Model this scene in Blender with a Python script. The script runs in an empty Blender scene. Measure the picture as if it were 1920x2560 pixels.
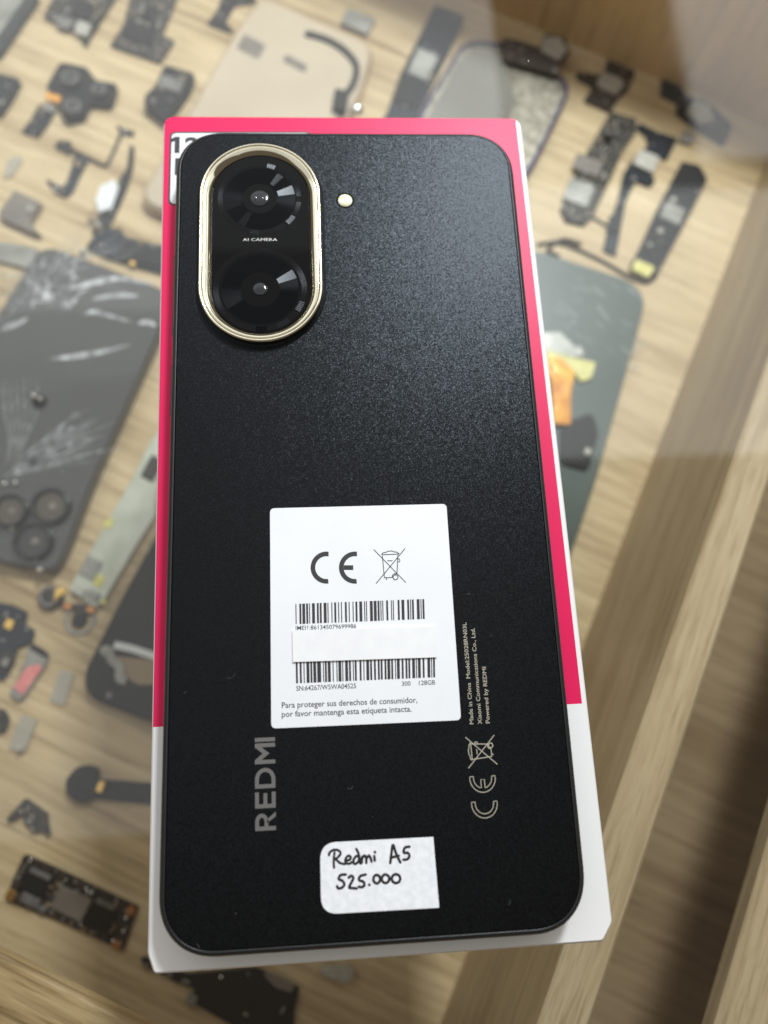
import bpy, math, random
from mathutils import Vector, Matrix

# ------------------------------------------------------------------ camera, light, exposure
SC = bpy.context.scene
COL = SC.collection
CAM = Vector((-0.006147754, -0.044588388, 0.152506092))
RROWS = ((0.9971633357, -0.0459605293, 0.0596063056),
         (0.0297297367, 0.9680305727, 0.2490641547),
         (-0.0691478465, -0.2465855636, 0.9666509893))
FPX = 1923.0
cd = bpy.data.cameras.new('camera')
cd.sensor_fit = 'VERTICAL'; cd.sensor_height = 36.0; cd.lens = FPX * 36.0 / 2560.0
cd.clip_start = 0.005; cd.clip_end = 50
cd.dof.use_dof = True; cd.dof.focus_distance = 0.158; cd.dof.aperture_fstop = 9.0
cam = bpy.data.objects.new('camera', cd); COL.objects.link(cam)
m = Matrix.Identity(4)
for i in range(3):
    for j in range(3):
        m[j][i] = RROWS[i][j]
    m[i][3] = CAM[i]
cam.matrix_world = m
SC.camera = cam

w = bpy.data.worlds.new('World'); SC.world = w; w.use_nodes = True
bg = w.node_tree.nodes['Background']
bg.inputs[0].default_value = (1.0, 0.84, 0.66, 1); bg.inputs[1].default_value = 0.17

def area_lamp(name, loc, sx, sy, radiance, color=(1, 1, 1), rot=(0, 0, 0)):
    l = bpy.data.lights.new(name, 'AREA'); l.shape = 'RECTANGLE'
    l.size = sx; l.size_y = sy; l.color = color
    l.energy = radiance * 4.0 * sx * sy
    o = bpy.data.objects.new(name, l); COL.objects.link(o)
    o.location = loc; o.rotation_euler = rot
    return o

LZ = 0.56                 # height of the lamps over the counter
def rect_lamp(name, x0, x1, y0, y1, rad, color, z=LZ):
    k = (z + 0.2625) / 1.7625
    f = lambda v, c: c + (v - c) * k
    x0, x1 = f(x0, CAM.x), f(x1, CAM.x); y0, y1 = f(y0, CAM.y), f(y1, CAM.y)
    return area_lamp(name, ((x0+x1)/2, (y0+y1)/2, z), x1-x0, y1-y0, rad, color)

COOL = (0.95, 0.985, 1.0)
rect_lamp('ceiling_lamp', -2.2, 0.50, 0.95, 3.0, 1.22, COOL)  # unseen panels added for a bright ceiling's glow, cut to its reflection edges
rect_lamp('ceiling_lamp', -2.2, 0.47, -0.28, 0.95, 0.66, COOL)
rect_lamp('ceiling_lamp', 1.05, 2.4, 1.40, 3.0, 1.55, COOL)
rect_lamp('ceiling_lamp', 0.47, 2.4, 0.53, 1.30, 1.15, COOL)
rect_lamp('panel_lamp', 0.32, 0.51, 0.92, 1.28, 142.0, (0.90, 0.96, 1.0), LZ - 0.01)

SC.view_settings.view_transform = 'Standard'
SC.view_settings.look = 'None'
SC.view_settings.exposure = -0.08
SC.view_settings.gamma = 1.0
SC.cycles.max_bounces = 10
SC.cycles.transparent_max_bounces = 16
SC.cycles.use_denoising = True
SC.cycles.caustics_reflective = False
SC.cycles.caustics_refractive = False

# ------------------------------------------------------------------ helpers
GLASS_TOP = -0.0550      # upper face of the glass the box lies on
GLASS_BOT = -0.0605
FLOOR = -0.1480          # the base board of the case
PHONE_BASE = -0.0071

def at(u, v, z):
    """the point of the plane at height z seen at photo pixel (u, v) of 1920x2560"""
    a, b = (u - 960.0) / FPX, (1280.0 - v) / FPX
    d = Vector(RROWS[0]) * a + Vector(RROWS[1]) * b - Vector(RROWS[2])
    return CAM + d * ((z - CAM.z) / d.z)

def Z2(x, y):            # positions on the information sticker
    return at(x / 2.765 + 660, y / 2.765 + 1240, 0.0013)
def Z3(x, y):            # positions on the lower end of the phone
    return at(x / 2.37 + 560, y / 2.37 + 1820, 0.0013)

class MB:
    def __init__(self):
        self.v = []; self.f = []; self.mi = []; self.mats = []; self.sm = []
    def midx(self, mat):
        if mat not in self.mats: self.mats.append(mat)
        return self.mats.index(mat)
    def face(self, idx, mat, smooth=False):
        self.f.append(idx); self.mi.append(self.midx(mat)); self.sm.append(smooth)
    def loops(self, loops, mat, cap0=True, cap1=True, smooth=True, mats=None):
        n = len(loops[0]); base = len(self.v)
        for L in loops: self.v += [tuple(p) for p in L]
        for k in range(len(loops) - 1):
            mm = mats[k] if mats else mat
            for i in range(n):
                j = (i + 1) % n
                self.face([base+k*n+i, base+k*n+j, base+(k+1)*n+j, base+(k+1)*n+i], mm, smooth)
        if cap0: self.face([base+i for i in range(n)][::-1], mats[0] if mats else mat)
        if cap1: self.face([base+(len(loops)-1)*n+i for i in range(n)], mats[-1] if mats else mat)
    def prism(self, poly, z0, z1, mat, bevel=0.0):
        P = ccw([(p[0], p[1]) for p in poly])
        L = [[(x, y, z0) for x, y in P], [(x, y, z1 - bevel) for x, y in P]]
        if bevel > 0:
            L.append([(x, y, z1) for x, y in inset(P, bevel)])
        self.loops(L, mat, smooth=False)
    def box(self, cx, cy, sx, sy, z0, z1, ang, mat, bevel=0.0):
        c, s = math.cos(ang), math.sin(ang)
        self.prism([(cx + c*a*sx/2 - s*b*sy/2, cy + s*a*sx/2 + c*b*sy/2) for a, b in ((-1,-1),(1,-1),(1,1),(-1,1))], z0, z1, mat, bevel)
    def disc(self, cx, cy, r, z0, z1, mat, n=40, bevel=0.0):
        self.prism([(cx + r*math.cos(2*math.pi*i/n), cy + r*math.sin(2*math.pi*i/n)) for i in range(n)], z0, z1, mat, bevel)
    def dome(self, cx, cy, r, z0, z1, mat, n=24, m=7):
        L = []
        for k in range(m):
            t = math.pi/2*k/(m-0.6); q = r*math.cos(t)
            L.append([(cx + q*math.cos(2*math.pi*i/n), cy + q*math.sin(2*math.pi*i/n), z0 + (z1-z0)*math.sin(t)) for i in range(n)])
        self.loops(L, mat)
    def ring(self, cx, cy, r0, r1, z0, z1, mat, n=48, matin=None):
        def c(r, z): return [(cx + r*math.cos(2*math.pi*i/n), cy + r*math.sin(2*math.pi*i/n), z) for i in range(n)]
        self.loops([c(r1, z0), c(r1, z1-0.0001), c(r1-0.0001, z1), c(r0+0.0001, z1), c(r0, z1-0.0001), c(r0, z0)], mat, False, False, True)
    def ribbon(self, pts, width, z0, z1, mat, taper=False, closed=False):
        """a flat strip of given width along a polyline"""
        P = [Vector((p[0], p[1])) for p in pts]; n = len(P); L = []; R = []
        for i in range(n):
            a = P[i-1] if (i > 0 or closed) else P[i]
            b = P[(i+1) % n] if (i < n-1 or closed) else P[i]
            d = (b - a)
            if d.length < 1e-9: d = Vector((1, 0))
            d.normalize(); nn = Vector((-d.y, d.x))
            ww = width / 2
            if taper: ww *= max(0.08, math.sin(math.pi * (i + 0.15) / (n - 0.7)))
            L.append(P[i] + nn*ww); R.append(P[i] - nn*ww)
        base = len(self.v)
        for i in range(n):
            for q, z in ((L[i], z0), (L[i], z1), (R[i], z1), (R[i], z0)):
                self.v.append((q.x, q.y, z))
        rng = range(n if closed else n-1)
        for i in rng:
            a = base + 4*i; b = base + 4*((i+1) % n)
            for k in range(4):
                l = (k+1) % 4
                self.face([a+k, a+l, b+l, b+k], mat)
        if not closed:
            self.face([base+3, base+2, base+1, base], mat); e = base+4*(n-1); self.face([e, e+1, e+2, e+3], mat)
    def tube(self, pts, r, mat, n=8, flat=1.0):
        """round strip along 3d points, flattened in z"""
        P = [Vector(p) for p in pts]; loops = []
        for i in range(len(P)):
            d = P[min(i+1, len(P)-1)] - P[max(i-1, 0)]; d.z = 0
            if d.length < 1e-9: d = Vector((1, 0, 0))
            d.normalize(); nn = Vector((-d.y, d.x, 0))
            loops.append([P[i] + nn*(r*math.cos(2*math.pi*k/n)) + Vector((0, 0, flat*r*math.sin(2*math.pi*k/n))) for k in range(n)])
        def capend(c, d):
            return [c + (q - c)*0.5 + d for q in (loops[0] if c == P[0] else loops[-1])]
        d0 = (P[0]-P[1]); d1 = (P[-1]-P[-2])
        d0 = d0.normalized()*r*0.8 if d0.length > 1e-9 else Vector((0,0,0)); d1 = d1.normalized()*r*0.8 if d1.length > 1e-9 else Vector((0,0,0))
        a = [P[0] + (q-P[0])*0.55 + d0 for q in loops[0]]; b = [P[-1] + (q-P[-1])*0.55 + d1 for q in loops[-1]]
        self.loops([a] + loops + [b], mat)
    def build(self, name, parent=None, loc=None):
        L = Vector(loc) if loc is not None else (parent['_loc_v'] if False else Vector((0, 0, 0)))
        me = bpy.data.meshes.new(name)
        me.from_pydata([(x-L.x, y-L.y, z-L.z) for x, y, z in self.v], [], self.f)
        for mt in self.mats: me.materials.append(mt)
        for p, k, s in zip(me.polygons, self.mi, self.sm): p.material_index = k; p.use_smooth = s
        me.update()
        import bmesh
        bm = bmesh.new(); bm.from_mesh(me); bmesh.ops.recalc_face_normals(bm, faces=bm.faces); bm.to_mesh(me); bm.free()
        o = bpy.data.objects.new(name, me); COL.objects.link(o)
        if parent is None: o.location = L
        else: o.parent = parent
        return o

def ccw(P):
    a = sum(P[i][0]*P[(i+1) % len(P)][1] - P[(i+1) % len(P)][0]*P[i][1] for i in range(len(P)))
    return P if a > 0 else P[::-1]

def inset(P, d):
    n = len(P); out = []
    for i in range(n):
        p0, p1, p2 = Vector(P[i-1]), Vector(P[i]), Vector(P[(i+1) % n])
        a = (p1-p0); b = (p2-p1)
        if a.length < 1e-9 or b.length < 1e-9: out.append(tuple(p1)); continue
        a.normalize(); b.normalize()
        na = Vector((-a.y, a.x)); nb = Vector((-b.y, b.x)); h = na + nb
        k = h.length_squared
        if k < 0.4: out.append(tuple(p1 + na*d)); continue
        out.append(tuple(p1 + h*(2*d/k)))
    return out

def fillet(P, r, seg=5):
    P = ccw([(p[0], p[1]) for p in P]); n = len(P); out = []
    rr = r if isinstance(r, (list, tuple)) else [r]*n
    for i in range(n):
        p0, p1, p2 = Vector(P[i-1]), Vector(P[i]), Vector(P[(i+1) % n])
        a = p0-p1; b = p2-p1; la, lb = a.length, b.length
        if rr[i] <= 0 or la < 1e-9 or lb < 1e-9: out.append(tuple(p1)); continue
        a.normalize(); b.normalize()
        t = min(rr[i], la*0.45, lb*0.45)
        s, e = p1 + a*t, p1 + b*t
        for k in range(seg+1):
            q = k/seg
            out.append(tuple((1-q)**2*s + 2*q*(1-q)*p1 + q*q*e))
    return out

def rrect(cx, cy, wd, ht, r, z, seg=10, ex=2.3):
    out = []
    for qx, qy, a0 in ((1, 1, 0), (-1, 1, 90), (-1, -1, 180), (1, -1, 270)):
        for k in range(seg+1):
            a = math.radians(a0 + 90*k/seg); c, s = math.cos(a), math.sin(a)
            c2 = math.copysign(abs(c)**(2/ex), c); s2 = math.copysign(abs(s)**(2/ex), s)
            out.append((cx + qx*(wd/2-r) + r*c2, cy + qy*(ht/2-r) + r*s2, z))
    return out

def catmull(P, k=6):
    P = [Vector(p) for p in P]
    if len(P) < 3: return P
    out = []
    for i in range(len(P)-1):
        a = P[max(i-1, 0)]; b = P[i]; c = P[i+1]; d = P[min(i+2, len(P)-1)]
        for j in range(k):
            t = j/k
            out.append(0.5*((2*b) + (c-a)*t + (2*a-5*b+4*c-d)*t*t + (3*b-a-3*c+d)*t**3))
    out.append(P[-1])
    return out

def tag(o, label=None, cat=None, group=None, kind=None):
    if label: o['label'] = label
    if cat: o['category'] = cat
    if group: o['group'] = group
    if kind: o['kind'] = kind
    return o

def thing(name, loc, label, cat, group=None):
    o = bpy.data.objects.new(name, None); COL.objects.link(o)
    o.location = loc; o.empty_display_size = 0.01
    return tag(o, label, cat, group)

# ------------------------------------------------------------------ materials
def mat(name, color, rough=0.5, metal=0.0, spec=0.5, coat=0.0):
    mt = bpy.data.materials.new(name); mt.use_nodes = True
    b = mt.node_tree.nodes['Principled BSDF']
    b.inputs['Base Color'].default_value = (*color, 1)
    b.inputs['Roughness'].default_value = rough
    b.inputs['Metallic'].default_value = metal
    b.inputs['Specular IOR Level'].default_value = spec
    b.inputs['Coat Weight'].default_value = coat
    return mt

def nodes(mt): return mt.node_tree.nodes, mt.node_tree.links, mt.node_tree.nodes['Principled BSDF']

def noisy(name, c0, c1, scale, rough=0.5, metal=0.0, spec=0.5, bump=0.0, detail=4.0, lo=0.35, hi=0.65, rvar=0.0, stretch=None):
    mt = mat(name, c0, rough, metal, spec)
    N, Lk, b = nodes(mt)
    tc = N.new('ShaderNodeTexCoord'); src = tc.outputs['Object']
    if stretch:
        mp = N.new('ShaderNodeMapping'); mp.inputs['Scale'].default_value = stretch
        Lk.new(src, mp.inputs[0]); src = mp.outputs[0]
    n = N.new('ShaderNodeTexNoise'); n.inputs['Scale'].default_value = scale; n.inputs['Detail'].default_value = detail
    Lk.new(src, n.inputs['Vector'])
    r = N.new('ShaderNodeValToRGB'); r.color_ramp.elements[0].position = lo; r.color_ramp.elements[1].position = hi
    r.color_ramp.elements[0].color = (*c0, 1); r.color_ramp.elements[1].color = (*c1, 1)
    Lk.new(n.outputs['Fac'], r.inputs[0]); Lk.new(r.outputs[0], b.inputs['Base Color'])
    if bump:
        bp = N.new('ShaderNodeBump'); bp.inputs['Strength'].default_value = 1.0; bp.inputs['Distance'].default_value = bump
        Lk.new(n.outputs['Fac'], bp.inputs['Height']); Lk.new(bp.outputs[0], b.inputs['Normal'])
    if rvar:
        mr = N.new('ShaderNodeMapRange'); mr.inputs['To Min'].default_value = max(0.02, rough-rvar); mr.inputs['To Max'].default_value = rough+rvar
        Lk.new(n.outputs['Fac'], mr.inputs['Value']); Lk.new(mr.outputs[0], b.inputs['Roughness'])
    return mt

def wood(name, dark, mid, light, along='X', scale=1.0, rough=0.45):
    """laminate with long grain streaks along one local axis"""
    mt = mat(name, mid, rough, 0, 0.35)
    N, Lk, b = nodes(mt)
    tc = N.new('ShaderNodeTexCoord')
    def streak(sl, sc, detail, dist=0.0):
        mp = N.new('ShaderNodeMapping')
        mp.inputs['Scale'].default_value = {'X': (sl, sc, sc), 'Y': (sc, sl, sc), 'Z': (sc, sc, sl)}[along]
        Lk.new(tc.outputs['Object'], mp.inputs[0])
        n = N.new('ShaderNodeTexNoise'); n.inputs['Scale'].default_value = 1.0; n.inputs['Detail'].default_value = detail
        n.inputs['Distortion'].default_value = dist; n.inputs['Roughness'].default_value = 0.6
        Lk.new(mp.outputs[0], n.inputs['Vector']); return n.outputs['Fac']
    broad = streak(5*scale, 45*scale, 3, 0.6); fine = streak(14*scale, 380*scale, 5, 0.2)
    pores = streak(60*scale, 1500*scale, 2)
    mx = N.new('ShaderNodeMix'); mx.data_type = 'FLOAT'; mx.inputs['Factor'].default_value = 0.5
    Lk.new(broad, mx.inputs['A']); Lk.new(fine, mx.inputs['B'])
    r = N.new('ShaderNodeValToRGB'); e = r.color_ramp.elements
    e[0].position = 0.36; e[0].color = (*dark, 1); e[1].position = 0.66; e[1].color = (*light, 1)
    q = e.new(0.50); q.color = (*mid, 1)
    Lk.new(mx.outputs['Result'], r.inputs[0])
    pr = N.new('ShaderNodeValToRGB'); pr.color_ramp.elements[0].position = 0.32; pr.color_ramp.elements[1].position = 0.46
    pr.color_ramp.elements[0].color = (0.72, 0.68, 0.62, 1); pr.color_ramp.elements[1].color = (1, 1, 1, 1)
    Lk.new(pores, pr.inputs[0])
    mu = N.new('ShaderNodeMix'); mu.data_type = 'RGBA'; mu.blend_type = 'MULTIPLY'; mu.inputs['Factor'].default_value = 1.0
    Lk.new(r.outputs[0], mu.inputs['A']); Lk.new(pr.outputs[0], mu.inputs['B'])
    Lk.new(mu.outputs['Result'], b.inputs['Base Color'])
    bp = N.new('ShaderNodeBump'); bp.inputs['Distance'].default_value = 0.00008
    Lk.new(pores, bp.inputs['Height']); Lk.new(bp.outputs[0], b.inputs['Normal'])
    return mt

M = {}
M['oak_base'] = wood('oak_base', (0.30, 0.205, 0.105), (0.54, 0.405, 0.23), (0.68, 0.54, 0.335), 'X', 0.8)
M['oak_dark'] = wood('oak_dark', (0.25, 0.165, 0.09), (0.33, 0.23, 0.13), (0.41, 0.30, 0.18), 'X', 0.7)  # base oak darkened to put the right compartment's shade into the colour
M['oak_rail'] = wood('oak_rail', (0.31, 0.22, 0.12), (0.465, 0.35, 0.21), (0.57, 0.45, 0.29), 'Y', 1.3)
M['oak_back'] = wood('oak_back', (0.52, 0.34, 0.14), (0.64, 0.44, 0.20), (0.72, 0.52, 0.27), 'Z', 0.6)
M['oak_front'] = wood('oak_front', (0.15, 0.09, 0.035), (0.46, 0.32, 0.16), (0.66, 0.51, 0.29), 'X', 1.5, 0.3)
M['black'] = mat('black_plastic', (0.012, 0.0115, 0.011), 0.5, 0, 0.2)
M['black_gloss'] = mat('black_gloss', (0.010, 0.010, 0.010), 0.15, 0, 0.4)
M['flex'] = noisy('dark_flex', (0.011, 0.011, 0.012), (0.022, 0.022, 0.024), 600, 0.4, 0, 0.2)
M['flex_blue'] = noisy('blue_black_flex', (0.010, 0.013, 0.019), (0.020, 0.026, 0.036), 500, 0.3, 0, 0.3)
M['board'] = noisy('dark_board', (0.014, 0.013, 0.011), (0.075, 0.065, 0.052), 900, 0.5, 0.0, 0.25, 0.00015, 3, 0.42, 0.62)
M['board_brown'] = noisy('brown_board', (0.016, 0.011, 0.008), (0.065, 0.048, 0.034), 700, 0.5, 0.0, 0.25, 0.00015, 3, 0.42, 0.66)
M['board_pale'] = noisy('pale_board', (0.42, 0.43, 0.34), (0.52, 0.53, 0.45), 120, 0.3, 0.2, 0.5, 0.0, 3)
M['silver'] = noisy('brushed_silver', (0.36, 0.34, 0.29), (0.46, 0.44, 0.39), 400, 0.45, 0.2, 0.4)
M['shield'] = noisy('dull_shield', (0.13, 0.125, 0.115), (0.22, 0.21, 0.20), 300, 0.42, 0.4)
M['tin'] = mat('tin_dot', (0.40, 0.38, 0.34), 0.3, 0.6)
M['bright'] = mat('polished_steel', (0.95, 0.95, 0.95), 0.16, 1.0)
M['tan'] = mat('tan_component', (0.30, 0.21, 0.12), 0.5)
M['gold_contact'] = mat('gold_contact', (0.80, 0.52, 0.16), 0.25, 0.9)
M['copper'] = mat('copper', (0.55, 0.24, 0.09), 0.35, 0.7)
M['kapton'] = noisy('orange_flex', (0.58, 0.20, 0.018), (0.86, 0.42, 0.05), 160, 0.15, 0.15, 0.6, 0.0003)
M['yellow'] = noisy('yellow_tape', (0.50, 0.46, 0.10), (0.68, 0.62, 0.22), 300, 0.4)
M['champagne'] = noisy('champagne_back', (0.47, 0.385, 0.275), (0.52, 0.43, 0.315), 30, 0.28, 0.0, 0.5)
M['champagne_rim'] = mat('champagne_rim', (0.45, 0.31, 0.20), 0.25, 0.8)
M['greyglass'] = noisy('grey_glass_back', (0.20, 0.19, 0.165), (0.25, 0.24, 0.21), 25, 0.2, 0.1)
M['midframe'] = noisy('cast_midframe', (0.13, 0.115, 0.09), (0.30, 0.27, 0.215), 350, 0.4, 0.5, 0.5, 0.0002)
M['blue_rim'] = mat('blue_rim', (0.030, 0.030, 0.12), 0.25, 0.4)
M['lcd_back'] = noisy('grey_green_screen_back', (0.062, 0.082, 0.070), (0.088, 0.108, 0.094), 20, 0.35, 0.0, 0.3)
M['scuff'] = noisy('pale_scuff', (0.18, 0.20, 0.19), (0.32, 0.34, 0.33), 900, 0.6)
M['white_plastic'] = mat('white_plastic', (0.74, 0.75, 0.75), 0.35)
M['pink_tape'] = noisy('pink_tape', (0.62, 0.17, 0.16), (0.75, 0.27, 0.24), 200, 0.45)
M['brown_grey'] = noisy('brown_grey_block', (0.15, 0.125, 0.105), (0.20, 0.17, 0.14), 120, 0.4)
M['dullgrey'] = noisy('dull_grey_plate', (0.20, 0.195, 0.17), (0.32, 0.31, 0.28), 100, 0.4, 0.3)
M['lens'] = mat('lens_glass', (0.006, 0.006, 0.008), 0.05, 0, 0.6, 0.5)
M['lens_brown'] = mat('amber_lens', (0.05, 0.035, 0.022), 0.06, 0, 0.6, 0.5)
M['crack'] = noisy('crack_glints', (0.14, 0.142, 0.145), (0.62, 0.63, 0.64), 260, 0.35, 0.1)  # pale cracks; the broad glare streaks are painted with it too
M['translucent'] = mat('clear_scrap', (0.62, 0.60, 0.52), 0.2); M['translucent'].node_tree.nodes['Principled BSDF'].inputs['Alpha'].default_value = 0.45
M['pale_disc'] = mat('pale_grey_disc', (0.42, 0.42, 0.42), 0.4)

# cracked black glass back: fine splinter bumps over gloss black
def cracked():
    mt = mat('cracked_black_glass', (0.052, 0.051, 0.050), 0.16, 0, 0.7)
    N, Lk, b = nodes(mt)
    tc = N.new('ShaderNodeTexCoord')
    v = N.new('ShaderNodeTexVoronoi'); v.feature = 'F1'; v.inputs['Scale'].default_value = 26
    n = N.new('ShaderNodeTexNoise'); n.inputs['Scale'].default_value = 18; n.inputs['Detail'].default_value = 5
    Lk.new(tc.outputs['Object'], v.inputs['Vector']); Lk.new(tc.outputs['Object'], n.inputs['Vector'])
    mx = N.new('ShaderNodeMath'); mx.operation = 'MULTIPLY'
    Lk.new(v.outputs['Distance'], mx.inputs[0]); Lk.new(n.outputs['Fac'], mx.inputs[1])
    bp = N.new('ShaderNodeBump'); bp.inputs['Distance'].default_value = 0.0010
    Lk.new(mx.outputs[0], bp.inputs['Height']); Lk.new(bp.outputs[0], b.inputs['Normal'])
    return mt
M['cracked'] = cracked()

# thin sheet glass: clear, reflecting by Fresnel
def sheet_glass():
    mt = bpy.data.materials.new('clear_sheet_glass'); mt.use_nodes = True
    N, Lk = mt.node_tree.nodes, mt.node_tree.links
    N.clear()
    out = N.new('ShaderNodeOutputMaterial'); mx = N.new('ShaderNodeMixShader')
    fr = N.new('ShaderNodeFresnel'); ge = N.new('ShaderNodeNewGeometry')   # same reflectance on both faces: a thin parallel sheet
    mr = N.new('ShaderNodeMapRange'); mr.inputs['To Min'].default_value = 1.5; mr.inputs['To Max'].default_value = 1/1.5
    Lk.new(ge.outputs['Backfacing'], mr.inputs['Value']); Lk.new(mr.outputs[0], fr.inputs['IOR'])
    tr = N.new('ShaderNodeBsdfTransparent'); tr.inputs[0].default_value = (0.985, 0.992, 0.985, 1)
    gl = N.new('ShaderNodeBsdfGlossy'); gl.inputs['Roughness'].default_value = 0.0
    tcg = N.new('ShaderNodeTexCoord'); nz = N.new('ShaderNodeTexNoise'); nz.inputs['Scale'].default_value = 14; nz.inputs['Detail'].default_value = 6; nz.inputs['Distortion'].default_value = 1.5
    rm = N.new('ShaderNodeMapRange'); rm.inputs['From Min'].default_value = 0.45; rm.inputs['From Max'].default_value = 0.75; rm.inputs['To Max'].default_value = 0.10
    Lk.new(tcg.outputs['Object'], nz.inputs['Vector']); Lk.new(nz.outputs['Fac'], rm.inputs['Value']); Lk.new(rm.outputs[0], gl.inputs['Roughness'])
    Lk.new(fr.outputs[0], mx.inputs[0]); Lk.new(tr.outputs[0], mx.inputs[1]); Lk.new(gl.outputs[0], mx.inputs[2])
    Lk.new(mx.outputs[0], out.inputs[0])
    return mt
M['glass'] = sheet_glass()

# phone back: near-black satin with fine metallic glitter
def glitter_back():
    mt = mat('glitter_black_back', (0.0032, 0.0030, 0.0031), 0.335, 0.0, 0.165)
    mt.node_tree.nodes['Principled BSDF'].inputs['Specular Tint'].default_value = (0.80, 0.90, 1.0, 1)
    N, Lk, b = nodes(mt)
    tc = N.new('ShaderNodeTexCoord'); ge = N.new('ShaderNodeNewGeometry')
    acc = ge.outputs['Normal']
    for sc, k in ((3800, 0.115), (9000, 0.17)):
        v = N.new('ShaderNodeTexVoronoi'); v.inputs['Scale'].default_value = sc
        Lk.new(tc.outputs['Object'], v.inputs['Vector'])
        sb = N.new('ShaderNodeVectorMath'); sb.operation = 'SUBTRACT'; sb.inputs[1].default_value = (0.5, 0.5, 0.5); Lk.new(v.outputs['Color'], sb.inputs[0])
        ml = N.new('ShaderNodeVectorMath'); ml.operation = 'MULTIPLY'; ml.inputs[1].default_value = (k, k, 0.0); Lk.new(sb.outputs[0], ml.inputs[0])
        ad = N.new('ShaderNodeVectorMath'); ad.operation = 'ADD'; Lk.new(acc, ad.inputs[0]); Lk.new(ml.outputs[0], ad.inputs[1]); acc = ad.outputs[0]
    nm = N.new('ShaderNodeVectorMath'); nm.operation = 'NORMALIZE'; Lk.new(acc, nm.inputs[0])
    Lk.new(nm.outputs[0], b.inputs['Normal'])
    return mt
M['back'] = glitter_back()
M['frame'] = noisy('satin_black_frame', (0.012, 0.0125, 0.014), (0.016, 0.0165, 0.018), 4000, 0.38)
M['gap'] = mat('dark_gap', (0.003, 0.003, 0.003), 0.8, 0, 0.1)
M['gold'] = noisy('pale_gold', (0.56, 0.525, 0.40), (0.64, 0.605, 0.48), 150, 0.09, 1.0)
M['gold_polish'] = mat('polished_pale_gold', (0.76, 0.715, 0.57), 0.13, 1.0)
M['cam_glass'] = mat('black_camera_glass', (0.0030, 0.0030, 0.0034), 0.03, 0, 0.12)
def spun(name, color, rough, rot):
    mt = mat(name, color, rough, 1.0)
    N, Lk, b = nodes(mt)
    b.inputs['Anisotropic'].default_value = 0.96; b.inputs['Anisotropic Rotation'].default_value = rot
    t = N.new('ShaderNodeTangent'); t.direction_type = 'RADIAL'; t.axis = 'Z'
    Lk.new(t.outputs[0], b.inputs['Tangent'])
    return mt
M['spun'] = spun('spun_dark_metal', (0.009, 0.0095, 0.0105), 0.15, 0.25)
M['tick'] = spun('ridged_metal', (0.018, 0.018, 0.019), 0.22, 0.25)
def painted_glint(name, f0, rough, nrm):
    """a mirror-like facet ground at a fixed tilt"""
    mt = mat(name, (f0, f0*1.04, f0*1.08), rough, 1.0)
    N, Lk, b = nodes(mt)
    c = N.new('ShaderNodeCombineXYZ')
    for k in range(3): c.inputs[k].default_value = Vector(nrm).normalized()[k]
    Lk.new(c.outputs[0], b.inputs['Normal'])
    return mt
M['facet_bright'] = painted_glint('ground_facet', 0.0033, 0.13, (0.233, -0.006, 1.0))  # lens highlights painted in as tilted reflective wedges at set angles
M['facet_bright_low'] = painted_glint('low_ground_facet', 0.0027, 0.14, (0.228, 0.061, 1.0))
M['facet_dim'] = painted_glint('dim_ground_facet', 0.0030, 0.20, (0.27, -0.07, 1.0))
M['facet_grey'] = painted_glint('grey_ground_facet', 0.010, 0.30, (0.02, 0.10, 1.0))
M['lens_grey'] = mat('grey_lens', (0.020, 0.021, 0.024), 0.10, 0, 0.35)
M['flash_white'] = noisy('flash_diffuser', (0.88, 0.86, 0.72), (0.80, 0.70, 0.32), 700, 0.12, 0, 0.6, 0, 2, 0.45, 0.62)
M['print_white'] = mat('pale_print', (0.62, 0.60, 0.56), 0.5)
M['print_tan'] = mat('tan_print', (0.40, 0.365, 0.29), 0.5)
M['print_grey'] = mat('grey_logo_print', (0.125, 0.118, 0.112), 0.45)
M['ink'] = mat('black_ink', (0.018, 0.017, 0.018), 0.5)
M['marker'] = mat('black_marker', (0.012, 0.011, 0.012), 0.4)
M['sticker'] = noisy('white_sticker', (0.74, 0.75, 0.77), (0.77, 0.78, 0.80), 60, 0.38)
M['strip'] = noisy('white_paper_strip', (0.75, 0.75, 0.76), (0.79, 0.79, 0.795), 300, 0.55)
M['tagpaper'] = noisy('fibrous_white_paper', (0.735, 0.745, 0.77), (0.83, 0.835, 0.855), 800, 0.6, 0, 0.3, 0.00002, 5)
M['lint'] = mat('pale_lint', (0.22, 0.22, 0.22), 0.8)
M['white_card'] = noisy('white_card', (0.80, 0.79, 0.775), (0.83, 0.82, 0.81), 90, 0.42, 0, 0.4)

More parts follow.
